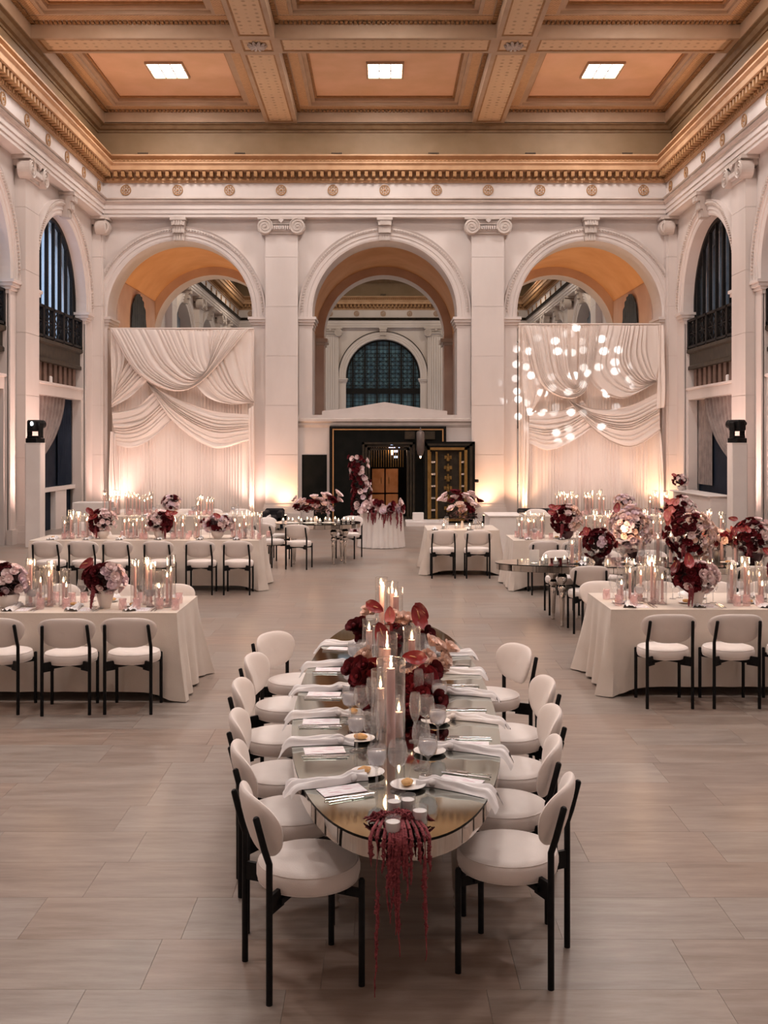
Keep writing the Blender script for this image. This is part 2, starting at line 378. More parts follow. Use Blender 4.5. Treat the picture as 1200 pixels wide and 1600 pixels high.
def arcade_mesh(b, T, u0, u1, cs, depth, ztop, zc=None, ri=RI, two=False):
    """flat wall from u0 to u1 with arched openings at cs, intrados of given depth"""
    edges = [u0]
    for c in sorted(cs): edges += [c - ri, c + ri]
    edges.append(u1)
    def q(ua, ub, za, zb, d=0.0): b.add([T(ua, d, za), T(ub, d, za), T(ub, d, zb), T(ua, d, zb)], [(0, 1, 2, 3)])
    for i in range(0, len(edges), 2): q(edges[i], edges[i + 1], 0, ztop)
    for c in cs:
        P = arc_pts(c, ri)
        n = len(P)
        vs = [T(u, 0, z) for u, z in P] + [T(u, 0, ztop) for u, z in P] + [T(u, -depth, z) for u, z in P]
        b.add(vs, [(i, i + 1, n + i + 1, n + i) for i in range(n - 1)]); b.mi = int(two); b.add(vs, [(i, i + 1, 2 * n + i + 1, 2 * n + i) for i in range(n - 1)]); b.mi = 0
        for sgn in (-1, 1):
            u = c + sgn * ri; b.add([T(u, 0, 0), T(u, -depth, 0), T(u, -depth, ZC), T(u, 0, ZC)], [(0, 1, 2, 3)])

def archivolt(parent, T, c, beads=True):
    prof = [(RI, 0), (RI, .05), (RI + .05, .07), (RI + .13, .07), (RI + .14, .095), (RI + .24, .095), (RI + .25, .12), (RO - .05, .12), (RO, .15), (RO, 0)]
    b = MB(); n = 48; k = len(prof); vs = []
    for i in range(n + 1):
        a = pi * i / n
        for r, d in prof: vs.append(T(c + r * cos(a), d, ZC + r * sin(a)))
    b.add(vs, [(i * k + j, i * k + j + 1, (i + 1) * k + j + 1, (i + 1) * k + j) for i in range(n) for j in range(k - 1)])
    # stilted feet down to the impost
    for s_ in (-1, 1):
        vs = [T(c + s_ * r, d, z) for z in (5.69, ZC) for r, d in prof]
        b.add(vs, [(j, j + 1, k + j + 1, k + j) for j in range(k - 1)])
    a_ = b.obj('archivolt', M['marble'], parent)
    if beads:
        b = MB(); nb = 92
        for i in range(nb):
            a = pi * (i + .5) / nb; r = RO - .085; w = .028
            u, z = c + r * cos(a), ZC + r * sin(a)
            b.prism([(u - w, z), (u, z - w), (u + w, z), (u, z + w)], T, .11, .165)
        o = b.obj('bead_row', M['marble_d'], a_); o['kind'] = 'stuff'
    b = MB()      # scrolled keystone
    def KT(u, d, z): return T(c + u, d, z)
    for (z0, z1, h0, h1, dd) in ((7.82, 8.02, .15, .165, .20), (8.02, 8.22, .165, .18, .27), (8.22, 8.36, .18, .19, .34)):
        b.prism([(-h0, z0), (h0, z0), (h1, z1), (-h1, z1)], KT, 0, dd)
        for k2 in (-.1, -.033, .033, .1): b.tbox(KT, k2 - .018, k2 + .018, dd, dd + .03, z0 + .01, z1 - .01)
    b.tbox(KT, -.22, .22, 0, .38, 8.36, 8.445)
    b.obj('keystone', M['marble_d'], parent)

def impost(parent, T, c, s_, depth):
    b = MB()
    for z0, z1, p in ((5.40, 5.49, .03), (5.49, 5.56, .07), (5.56, 5.64, .12), (5.64, 5.71, .16)):
        ua, ub = sorted((c + s_ * (RI - p * .7), c + s_ * (RO + p * .35)))
        b.tbox(T, ua, ub, -depth, p, z0, z1)
    b.obj('impost', M['marble'], parent)
    b = MB(); ua, ub = sorted((c + s_ * (RI - .0), c + s_ * (RO)))
    b.tbox(T, ua, ub, -.02, .04, .0, 5.40)
    for z in (1.35, 2.7, 4.05): b.tbox(T, ua - .001, ub + .001, .03, .042, z, z + .02)
    b.tbox(T, ua - .04, ub + .04, -.02, .10, .0, .32)
    b.obj('pier_strip', M['marble'], parent)

def pilaster(parent, T, u, w=.9, p=.24, half=0, fluted=False):
    """shaft of stacked marble blocks with an ionic capital"""
    b = MB(); ua = u - w / 2 if half <= 0 else u; ub = u + w / 2 if half >= 0 else u
    if half: ua, ub = (u, u + w * .32) if half > 0 else (u - w * .32, u)
    b.tbox(T, ua + .012, ub - .012, -.02, p - .012, .5, 7.98)
    sh = b.obj('pilaster', M['joint'], parent)
    z = .5
    while z < 7.9:
        z1 = min(z + 1.37, 7.98); b = MB(); b.tbox(T, ua, ub, -.01, p, z + .004, z1 - .004)
        if fluted:
            for k in range(6): b.tbox(T, ua + .08 + k * (ub - ua - .16) / 6 + .015, ua + .08 + (k + 1) * (ub - ua - .16) / 6 - .015, p, p + .03, z, z1)
        b.obj('marble_block', M['marble'], sh); z = z1
    b = MB()
    b.tbox(T, ua - .09, ub + .09, -.01, p + .10, 0, .26); b.tbox(T, ua - .06, ub + .06, -.01, p + .07, .26, .40); b.tbox(T, ua - .03, ub + .03, -.01, p + .035, .40, .5)
    b.obj('pilaster_base', M['marble'], parent)
    b = MB()
    b.tbox(T, ua - .20, ub + .20, -.01, p + .16, 8.37, 8.445)
    b.tbox(T, ua - .10, ub + .10, -.01, p + .08, 8.24, 8.37)
    b.tbox(T, ua + .02, ub - .02, -.01, p + .05, 7.98, 8.20)
    cap = b.obj('capital', M['marble_d'], parent)
    ends = [ua + .0, ub - .0] if not half else [ub if half > 0 else ua]
    for e in ends:
        b = MB()
        poly = [(e + .21 * cos(2 * pi * i / 24), 8.175 + .21 * sin(2 * pi * i / 24)) for i in range(24)]
        b.prism(poly, T, p - .12, p + .15)
        sg_ = 1 if (e > u or half > 0) else -1          # carved spiral
        sp_ = []
        for i in range(52):
            a_ = pi / 2 + sg_ * 2 * pi * 2.4 * i / 51; r_ = .195 * (1 - i / 51) ** .9 + .03; sp_.append(T(e + r_ * cos(a_) * 1.0, p + .155, 8.175 + r_ * sin(a_)))
        b.tube(sp_, [.020 - .009 * i / 51 for i in range(52)], 6)
        b.prism([(e + .035 * cos(2 * pi * i / 10), 8.175 + .035 * sin(2 * pi * i / 10)) for i in range(10)], T, p + .15, p + .19)
        b.obj('volute', M['marble_d'], cap)
    if not half:
        b = MB()
        for i in range(9):
            uu = ua + .22 + i * (ub - ua - .44) / 8; b.tbox(T, uu - .018, uu + .018, p + .1, p + .15, 8.10, 8.20)
        b.tbox(T, ua + .2, ub - .2, p + .05, p + .10, 8.07, 8.10)
        # little palmette
        for a in (-.7, -.35, 0, .35, .7):
            b.prism([(u, 8.26), (u + .09 * sin(a) - .018, 8.26 + .11 * cos(a)), (u + .1 * sin(a), 8.26 + .13 * cos(a)), (u + .09 * sin(a) + .018, 8.26 + .11 * cos(a))], T, p + .16, p + .19)
        b.obj('egg_and_dart', M['marble'], cap)
        b = MB(); b.tbox(T, ua + .2, ub - .2, p + .02, p + .085, 8.09, 8.215); b.obj('band_ground', M['joint'], cap)

ROS = None
def rosette_mesh():
    b = MB(); b.mi = 1; b.lathe([(.0, .006), (.125, .006)], 20, close=False); b.mi = 0; b.lathe([(.145, .0), (.145, .022), (.118, .022), (.118, .006)], 20, close=False)
    for i in range(8):
        a = 2 * pi * i / 8; cx_, cy_ = .075 * cos(a), .075 * sin(a)
        b.add([(cx_ - .03 * cos(a) + .0 * sin(a), cy_ - .03 * sin(a), .012), (cx_ + .028 * -sin(a), cy_ + .028 * cos(a), .022), (cx_ + .038 * cos(a), cy_ + .038 * sin(a), .03), (cx_ - .028 * -sin(a), cy_ - .028 * cos(a), .022)], [(0, 1, 2, 3)])
    b.lathe([(.035, .0), (.03, .035), (.0, .042)], 10, close=False)
    return b.mesh('rosette', [M['gold_d'], M['marble']])
ROS = rosette_mesh()

def entablature(parent, T, u0, u1, ros, rot, dark=False):
    b = MB()
    b.extr([(-.05, 8.445), (.30, 8.445), (.30, 8.54), (.325, 8.54), (.325, 8.66), (.35, 8.66), (.35, 8.80), (.37, 8.82), (-.05, 8.82)], T, u0, u1)
    b.obj('architrave', M['marble'], parent)
    b = MB(); b.extr([(-.05, 8.82), (.40, 8.82), (.44, 8.86), (.40, 8.90), (.46, 8.93), (.40, 8.97), (-.05, 8.97)], T, u0, u1)
    o = b.obj('bead_molding', M['bronze'] if dark else M['marble_d'], parent)
    b = MB(); b.extr([(-.05, 8.97), (.30, 8.97), (.30, 9.39), (-.05, 9.39)], T, u0, u1)
    b.obj('frieze', M['marble'], parent)
    for u in ros:
        o = link('rosette', ROS, parent, T(u, .305, 9.19), rot)

def cornice(T, u0, u1, name, label, n_grate=0):
    """deep ochre cornice with brackets, upper moulding, attic band and the moulding under the ceiling beams"""
    b = MB(); b.extr([(.0, 9.39), (.34, 9.39), (.34, 9.43), (.38, 9.45), (.38, 9.50), (.34, 9.50), (.34, 9.66), (.60, 9.68), (.62, 9.80), (.68, 9.84), (.68, 9.88), (.46, 9.90), (.46, 9.93), (.50, 9.94), (.50, 9.98), (.56, 10.02), (.62, 10.06), (.62, 10.10), (.0, 10.12)], T, u0, u1)
    p = struct(b.obj(name, M['gold']), label, 'cornice')
    b = MB(); n = int((u1 - u0) / .2)
    for i in range(n):
        u = u0 + (i + .5) * (u1 - u0) / n; b.tbox(T, u - .045, u + .045, .3, .56, 9.52, 9.66)
    o = b.obj('bracket_row', M['gold_d'], p); o['kind'] = 'stuff'
    b = MB(); n = int((u1 - u0) / .11)
    for i in range(n):
        u = u0 + (i + .5) * (u1 - u0) / n; b.tbox(T, u - .03, u + .03, .34, .405, 9.44, 9.505)
        b.tbox(T, u - .03, u + .03, .46, .52, 9.935, 9.985)
    o = b.obj('egg_row', M['gold_d'], p); o['kind'] = 'stuff'
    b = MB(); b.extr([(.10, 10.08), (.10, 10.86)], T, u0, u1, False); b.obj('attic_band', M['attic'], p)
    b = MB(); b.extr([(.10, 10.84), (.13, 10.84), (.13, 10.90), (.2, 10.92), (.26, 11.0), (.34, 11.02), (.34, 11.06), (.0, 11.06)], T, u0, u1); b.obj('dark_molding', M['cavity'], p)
    for i in range(n_grate):
        u = u0 + (u1 - u0) * (i + .5) / n_grate
        b = MB()
        for r in range(2):
            for k in range(7): b.tbox(T, u - .15 + k * .043 + r * .02, u - .15 + k * .043 + .026 + r * .02, .08, .12, 10.20 + r * .05, 10.235 + r * .05)
        b.obj('vent_grate', M['grate'], p)

RB = (radians(90), 0, 0)
# back wall
b = MB(); arcade_mesh(b, T_back, XL - .3, XR + .3, COFFER_X, .9, Z_ENT + .1)
wall_back = struct(b.obj('wall_back', M['marble']), 'white marble back wall with three tall round arches', 'wall')
for c in COFFER_X:
    archivolt(wall_back, T_back, c)
    for s_ in (-1, 1): impost(wall_back, T_back, c, s_, .9)
for u in (X0 - BAY / 2, X0 + BAY / 2): pilaster(wall_back, T_back, u)
pilaster(wall_back, T_back, XL, half=1); pilaster(wall_back, T_back, XR, half=-1)
entablature(wall_back, T_back, XL, XR, [X0 + (i - 5) * 1.432 for i in range(11)], RB)
cornice(T_back, XL, XR, 'trim_1', 'ochre cornice with brackets along the top of the back wall', 6)
# side walls of the hall
for T, nm, s_, rot, tn in ((T_left, 'left', 1, (radians(90), 0, radians(90)), 2), (T_right, 'right', -1, (radians(90), 0, radians(-90)), 3)):
    b = MB(); arcade_mesh(b, T, YB, D, SIDE_C[:3], .9, Z_ENT + .1)
    w = struct(b.obj('wall_' + nm, M['marble']), 'white marble side wall with arched window bays on the %s' % nm, 'wall')
    for c in SIDE_C[:2]:
        archivolt(w, T, c)
        for k in (-1, 1): impost(w, T, c, k, .45)
    for u in (SIDE_C[0] - BAY / 2, SIDE_C[1] - BAY / 2): pilaster(w, T, u)
    pilaster(w, T, D, half=-1)
    entablature(w, T, YB, D, [28.25 - 1.432 * i for i in range(8)], rot)
    cornice(T, YB, D, 'trim_%d' % tn, 'ochre cornice with brackets along the %s side wall' % nm)
    if nm == 'left': WALL_L = w
    else: WALL_R = w

b = MB(); b.b2(XL - .3, XR + .3, YB - .3, YB, 0, 11.9); struct(b.obj('wall_front', M['marble']), 'marble wall closing the hall behind the viewer', 'wall')
# passage between the halls: a barrel-vaulted bay behind each arch
RV = 2.30
for i, c in enumerate(COFFER_X):
    b = MB(); P = arc_pts(c, RV, 32); n = len(P); ya, yb_ = D + .9, Y1B - .9
    b.add([(u, ya, z) for u, z in P] + [(u, yb_, z) for u, z in P], [(k, k + 1, n + k + 1, n + k) for k in range(n - 1)])
    # lunette rings closing the vault against the arch walls
    for yy in (ya,):
        Q = arc_pts(c, RI, 32)
        b.add([(u, yy, z) for u, z in P] + [(u, yy, z) for u, z in Q], [(k, k + 1, n + k + 1, n + k) for k in range(n - 1)])
    v = struct(b.obj('ceiling_vault_%d' % (i + 1), M['vault'], smooth=40), 'terracotta barrel vault behind the %s arch' % ('left', 'middle', 'right')[i], 'vault')
    b = MB()
    for s_ in (-1, 1):
        u = c + s_ * RV
        b.add([(u, ya, 0), (u, yb_, 0), (u, yb_, ZC), (u, ya, ZC)], [(0, 1, 2, 3)])
        for yy in (ya,): b.add([(u, yy, 0), (c + s_ * RI, yy, 0), (c + s_ * RI, yy, ZC), (u, yy, ZC)], [(0, 1, 2, 3)])
    struct(b.obj('wall_passage_%d' % (i + 1), M['passage']), 'brown stone passage sides under the %s vault' % ('left', 'middle', 'right')[i], 'wall')
b = MB()
def T_pass(u, d, z): return (u, Y1B - .9 - d, z)
arcade_mesh(b, T_pass, XL - .3, XR + .3, COFFER_X, .9, Z_ENT, two=True)
wp = struct(b.obj('wall_passage_rear', [M['passage'], M['marble']]), 'rear arcade wall of the passage opening into the second hall', 'wall')
for c in COFFER_X:
    for s_ in (-1, 1):
        b = MB()
        for z0, z1, p in ((5.49, 5.58, .05), (5.58, 5.71, .12)):
            ua, ub = sorted((c + s_ * (RI - p), c + s_ * (RV))); b.tbox(T_pass, ua, ub, -.9, p, z0, z1)
        b.obj('impost', M['marble_d'], wp)
def T_rear(u, d, z): return (u, Y1B + d, z)
b = MB(); b.extr([(0, Z_ENT), (0, 11.6)], T_rear, XL, XR, False); b.obj('upper_wall', M['marble'], wp)

# end windows of the passage, curtained, and second hall walls
def curtain_grid(b, T, u0, u1, zf, z0, d, nf, amp, nu=None, nv=6):
    nu = nu or nf * 6
    def fn(i, j):
        u = u0 + (u1 - u0) * i; zt = zf(u) if callable(zf) else zf
        z = z0 + (zt - z0) * j
        return T(u, d + amp * sin(2 * pi * nf * i + .6 * sin(7 * i)) * (.75 + .25 * cos(3 * j)), z)
    b.grid(fn, nu, nv)
def archtop(c, r=RI): return lambda u: ZC + sqrt(max(0, r * r - (u - c) ** 2))
for k, (T, s_) in enumerate(((T_left, 'left'), (T_right, 'right'))):
    cpass = (D + Y1B) / 2
    def TP(u, d, z, T=T): return T(u, d - .05, z)
    sg = 1 if s_ == 'left' else -1; xw = (COFFER_X[0] - 1.985) if s_ == 'left' else (COFFER_X[2] + 1.985)
    b = MB(); b.b2(xw - sg * .10, xw, D + .92, Y1B - .92, 0, 6.95); struct(b.obj('wall_passage_liner_%s' % s_, M['passage']), 'brown stone side lining of the passage behind the %s drape' % s_, 'wall')
    def TP(u, d, z, xw=xw, sg=sg): return (xw + sg * d, u, z)
    b = MB(); curtain_grid(b, TP, cpass - 1.0, cpass + 1.0, lambda u: 5.85 + sqrt(max(0, 1.0 - (u - cpass) ** 2)), 3.0, .05, 8, .03)
    tag(b.obj('window_curtain', M['dusk2'], smooth=True), 'narrow blue grey window curtain high in the passage on the %s' % s_, 'curtain')

b = MB(); arcade_mesh(b, T_far, XL - .3, XR + .3, COFFER_X, .6, Z_ENT + .1)
wall_far = struct(b.obj('wall_far_hall', M['marble']), 'end wall of the second hall seen through the arches', 'wall')
for c in COFFER_X:
    archivolt(wall_far, T_far, c, beads=False)
    for s_ in (-1, 1): impost(wall_far, T_far, c, s_, .5)
    b = MB(); n = 40; P = arc_pts(c, RO + .05, n); Q = arc_pts(c, RO, n)
    b.add([T_far(u, .16, z) for u, z in P] + [T_far(u, .16, z) for u, z in Q], [(i, i + 1, n + 2 + i, n + 1 + i) for i in range(n)])
    b.obj('dark_arch_line', M['bronze'], wall_far)
for u in (X0 - BAY / 2, X0 + BAY / 2): pilaster(wall_far, T_far, u, fluted=True)
entablature(wall_far, T_far, XL, XR, [X0 + (i - 5) * 1.432 for i in range(11)], RB, dark=True)
cornice(T_far, XL, XR, 'trim_4', 'ochre cornice at the end of the second hall', 5)
for T, nm, tn, rot in ((T_left, 'left', 5, (radians(90), 0, radians(90))), (T_right, 'right', 6, (radians(90), 0, radians(-90)))):
    cs = [Y2 - 3.05 - BAY * k for k in range(3)]
    b = MB(); arcade_mesh(b, T, Y1B, Y2, cs, .6, Z_ENT + .1)
    w = struct(b.obj('wall_far_%s' % nm, M['marble']), '%s side wall of the second hall' % nm, 'wall')
    for c in cs:
        archivolt(w, T, c, beads=False)
        for k in (-1, 1): impost(w, T, c, k, .4)
        pilaster(w, T, c - BAY / 2)
        def TW(u, d, z, T=T): return T(u, d - .4, z)
        b = MB(); curtain_grid(b, TW, c - RI, c + RI, archtop(c), 2.5, 0, 10, .06)
        tag(b.obj('window_curtain', M['blindcurt'], smooth=True), '%s blue grey curtain from the end wall along the %s of the second hall' % (ORD[cs.index(c)], nm), 'curtain', 'curtains of the second hall')
    entablature(w, T, Y1B, Y2, [Y2 - .75 - 1.432 * i for i in range(14)], rot, dark=True)
    cornice(T, Y1B, Y2, 'trim_%d' % tn, 'ochre cornice of the second hall, %s side' % nm)
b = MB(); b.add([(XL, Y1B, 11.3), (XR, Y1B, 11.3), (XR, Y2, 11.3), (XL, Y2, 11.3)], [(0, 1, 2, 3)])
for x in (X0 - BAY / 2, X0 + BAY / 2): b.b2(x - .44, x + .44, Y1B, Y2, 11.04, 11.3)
for x in COFFER_X:
    for y in (40.5, 50.5): light('far_hall_fill', 'AREA', (x, y, 11.26), 150, (1, .86, .70), shape='SQUARE', size=1.0)  # added fill lights without panels, brightening the second hall
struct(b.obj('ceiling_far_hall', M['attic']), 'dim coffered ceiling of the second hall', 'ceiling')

# lattice windows at the end of the second hall
for wi, c in enumerate(COFFER_X):
    def TW(u, d, z): return T_far(u, d - .45, z)
    b = MB(); n = 40; P = arc_pts(c, RI, n); Q = arc_pts(c, RI - .09, n)
    b.add([TW(u, .05, z) for u, z in P] + [TW(u, .05, z) for u, z in Q], [(i, i + 1, n + 2 + i, n + 1 + i) for i in range(n)])
    for u in [c + (i - 2.5) * .66 for i in range(6)]: b.tbox(TW, u - .04, u + .04, 0, .06, 3.0, ZC + sqrt(max(.01, RI ** 2 - (u - c) ** 2)))
    b.tbox(TW, c - RI, c + RI, 0, .10, 4.9, 5.2); b.tbox(TW, c - RI, c + RI, 0, .10, 3.0, 3.6)
    wn = struct(b.obj('window_%d' % (wi + 1), M['iron']), 'arched lattice window behind the %s bay at the far hall end' % ('left', 'middle', 'right')[wi], 'window')
    b = MB()
    for i in range(-9, 10):
        u = c + i * .22; zt = ZC + sqrt(max(.01, RI ** 2 - (u - c) ** 2)); b.tbox(TW, u - .012, u + .012, .0, .02, 3.6, zt)
    for j in range(19):
        z = 3.6 + j * .22; hw = RI if z < ZC else sqrt(max(.01, RI ** 2 - (z - ZC) ** 2)); b.tbox(TW, c - hw, c + hw, .0, .02, z - .012, z + .012)
    for i in range(-6, 6):
        for j in range(6):
            u, z = c + (i + .5) * .33, 5.35 + j * .33
            if (u - c) ** 2 + (z - ZC) ** 2 < (RI - .2) ** 2 or z < ZC:
                for sg in (-1, 1): b.prism([(u - .15, z - sg * .15), (u - .14, z - sg * .16), (u + .15, z + sg * .14), (u + .14, z + sg * .15)], TW, 0, .02)
    o = b.obj('lattice', M['iron'], wn); o['kind'] = 'stuff'
    b = MB(); b.tbox(TW, c - RI, c + RI, -.10, .0, 0, 3.05); b.obj('apron_wall', M['marble'], wn)
    b = MB(); b.add([TW(u, -.05, z) for u, z in arc_pts(c, RI, n)] + [TW(c - RI, -.05, 3.0), TW(c + RI, -.05, 3.0)], [tuple(range(n + 3))])
    b.obj('pane', mat('far_window_glass', (.06, .15, .22), .15, col2=(.10, .22, .28), nscale=3), wn)

# ------------------------------------------------------------------ coffered ceiling
b = MB(); b.b2(XL - .2, XR + .2, YB, D + .1, 11.75, 11.9)
ceiling = struct(b.obj('ceiling', M['tan']), 'ornate coffered ceiling with ochre beams and apricot panels', 'ceiling')
def Tid(u, d, z): return (u, d, z)
BW = .44
def beam_piece(x0, x1, y0, y1, name='beam'):
    b = MB(); b.b2(x0, x1, y0, y1, Z_SOF + .03, 11.5)
    b.b2(x0, x1, y0, y1, Z_SOF + .03, Z_SOF + .03)
    bm_ = b.obj(name, M['tan'], ceiling)
    b = MB()                                  # raised soffit frame
    w = .10
    b.b2(x0, x1, y0, y0 + w, Z_SOF, Z_SOF + .03); b.b2(x0, x1, y1 - w, y1, Z_SOF, Z_SOF + .03); b.b2(x0, x0 + w, y0 + w, y1 - w, Z_SOF, Z_SOF + .03); b.b2(x1 - w, x1, y0 + w, y1 - w, Z_SOF, Z_SOF + .03)
    b.obj('soffit_frame', M['tan'], bm_)
    b = MB(); g = .14
    for (a0, a1, c0, c1) in ((x0 + w, x1 - w, y0 + w, y0 + g), (x0 + w, x1 - w, y1 - g, y1 - w), (x0 + w, x0 + g, y0 + g, y1 - g), (x1 - g, x1 - w, y0 + g, y1 - g)): b.b2(a0, a1, c0, c1, Z_SOF + .01, Z_SOF + .03)
    b.obj('gilt_line', M['gold_d'], bm_)
    b = MB(); b.b2(x0 + g, x1 - g, y0 + g, y1 - g, Z_SOF + .02, Z_SOF + .028)
    b.obj('scale_panel', M['scale'], bm_)
    return bm_
XB = [X0 - BAY / 2, X0 + BAY / 2]
ys = [28.66] + BEAM_Y + [YB]
for x in XB:
    for i in range(3):
        beam_piece(x - BW, x + BW, ys[i + 1] + BW, ys[i] - (BW if i else 0))
    for y in BEAM_Y[:2]:
        o = beam_piece(x - BW, x + BW, y - BW, y + BW, 'beam_crossing')
        b = MB()
        for k in range(10):
            a = 2 * pi * k / 10; b.tube([(x + .05 * cos(a), y + .05 * sin(a), Z_SOF - .02), (x + .16 * cos(a), y + .16 * sin(a), Z_SOF - .03), (x + .22 * cos(a), y + .22 * sin(a), Z_SOF + .01)], [.03, .045, .02], 6)
        b.lathe([(.0, -.07), (.05, -.05), (.07, .02)], 10, (x, y, Z_SOF))
        b.obj('rosette', M['marble_d'], o)
xs = [XL + .35, XB[0] - BW, XB[0] + BW, XB[1] - BW, XB[1] + BW, XR - .35]
for y in BEAM_Y[:2]:
    for i in range(3): beam_piece(xs[2 * i], xs[2 * i + 1], y - BW, y + BW)
b = MB(); b.b2(XL - .1, XL + .35, YB, D, Z_SOF, 11.5); b.b2(XR - .35, XR + .1, YB, D, Z_SOF, 11.5); b.b2(XL, XR, 28.66, D + .1, Z_SOF, 11.5)
b.obj('perimeter_beam', M['tan'], ceiling)
for ci in range(3):
    for ri in range(5):
        xa, xb = xs[2 * ci], xs[2 * ci + 1]
        yb_ = 28.66 if ri == 0 else BEAM_Y[ri - 1] - BW; ya = BEAM_Y[ri] + BW
        if ri > 1:      # nearer than the picture: plain coffer
            b = MB(); b.add([(xa, ya, 11.6), (xb, ya, 11.6), (xb, yb_, 11.6), (xa, yb_, 11.6)], [(0, 1, 2, 3)]); b.obj('coffer_panel', M['orange'], ceiling)
        else:
            bw = .43; zb = 11.38
            b = MB()
            for (a0, a1, c0, c1) in ((xa, xb, ya, ya + bw), (xa, xb, yb_ - bw, yb_), (xa, xa + bw, ya + bw, yb_ - bw), (xb - bw, xb, ya + bw, yb_ - bw)): b.b2(a0, a1, c0, c1, zb + .01, zb + .1)
            cof = b.obj('coffer', M['tan'], ceiling)
            b = MB()
            for (a0, a1, c0, c1) in ((xa, xb, ya + .13, ya + bw - .08), (xa, xb, yb_ - bw + .08, yb_ - .13), (xa + .13, xa + bw - .08, ya + bw, yb_ - bw), (xb - bw + .08, xb - .13, ya + bw, yb_ - bw)): b.b2(a0, a1, c0, c1, zb, zb + .01)
            b.obj('fret_border', M['fret'], cof)
            b = MB(); e = .11                      # egg moulding against the beams
            n = int((xb - xa) / .1)
            for k in range(n):
                u = xa + (k + .5) * (xb - xa) / n
                for yy in (ya + .05, yb_ - .05): b.box((u, yy, zb - .01), (.06, .09, .07))
            n = int((yb_ - ya) / .1)
            for k in range(n):
                v = ya + (k + .5) * (yb_ - ya) / n
                for xx in (xa + .05, xb - .05): b.box((xx, v, zb - .01), (.09, .06, .07))
            o = b.obj('egg_row', M['gold_d'], cof); o['kind'] = 'stuff'
            b = MB(); i0, i1, j0, j1 = xa + bw, xb - bw, ya + bw, yb_ - bw
            for (w0, w1, z0, z1) in ((0, .10, 11.46, 11.62),):
                for (a0, a1, c0, c1) in ((i0, i1, j0, j0 + w1), (i0, i1, j1 - w1, j1), (i0, i0 + w1, j0 + w1, j1 - w1), (i1 - w1, i1, j0 + w1, j1 - w1)): b.b2(a0, a1, c0, c1, z0, z1)
            b.obj('inner_step', M['tan'], cof)
            b = MB()
            for (a0, a1, c0, c1) in ((i0 + .1, i1 - .1, j0 + .1, j0 + .15), (i0 + .1, i1 - .1, j1 - .15, j1 - .1), (i0 + .1, i0 + .15, j0 + .15, j1 - .15), (i1 - .15, i1 - .1, j0 + .15, j1 - .15)): b.b2(a0, a1, c0, c1, 11.55, 11.62)
            b.obj('gilt_frame', M['gold_d'], cof)
            b = MB(); b.add([(i0, j0, 11.60), (i1, j0, 11.60), (i1, j1, 11.60), (i0, j1, 11.60)], [(0, 1, 2, 3)]); b.obj('coffer_panel', M['orange'], cof)
        # light panel of the coffer
        x, y = X0 + (ci - 1) * 5.47, COFFER_Y[ri]
        lab = 'bright ceiling light panel over the %s arch' % ('left', 'middle', 'right')[ci] if ri == 0 else 'ceiling light panel of a coffer above the near tables'
        t = thing('ceiling_light', lab, 'ceiling light', (x, y, 11.56), 0, None if ri == 0 else 'ceiling lights above the near tables')
        b = MB(); w, d_ = .43, .50
        for (a0, a1, c0, c1) in ((-w - .04, w + .04, -d_ - .04, -d_), (-w - .04, w + .04, d_, d_ + .04), (-w - .04, -w, -d_, d_), (w, w + .04, -d_, d_)): b.b2(a0, a1, c0, c1, -.02, .04)
        for k in (1, 2): b.b2(-w + k * 2 * w / 3 - .012, -w + k * 2 * w / 3 + .012, -d_, d_, -.01, .02)
        b.b2(-w, w, -.012, .012, -.01, .02)
        b.obj('frame', M['tan'], t)
        for i in range(3):
            for j in range(2):
                b = MB(); b.b2(-w + i * 2 * w / 3 + .012, -w + (i + 1) * 2 * w / 3 - .012, -d_ + j * d_ + .012, -d_ + (j + 1) * d_ - .012, .005, .015); b.obj('light_pane', M['panel_light'], t)
        lo = light('ceiling_light_lamp', 'AREA', (x, y, 11.52), LAYLIGHT_W * (1 if ri < 4 else .6), (1.0, .915, .875), shape='RECTANGLE', size=.86, size_y=1.0)
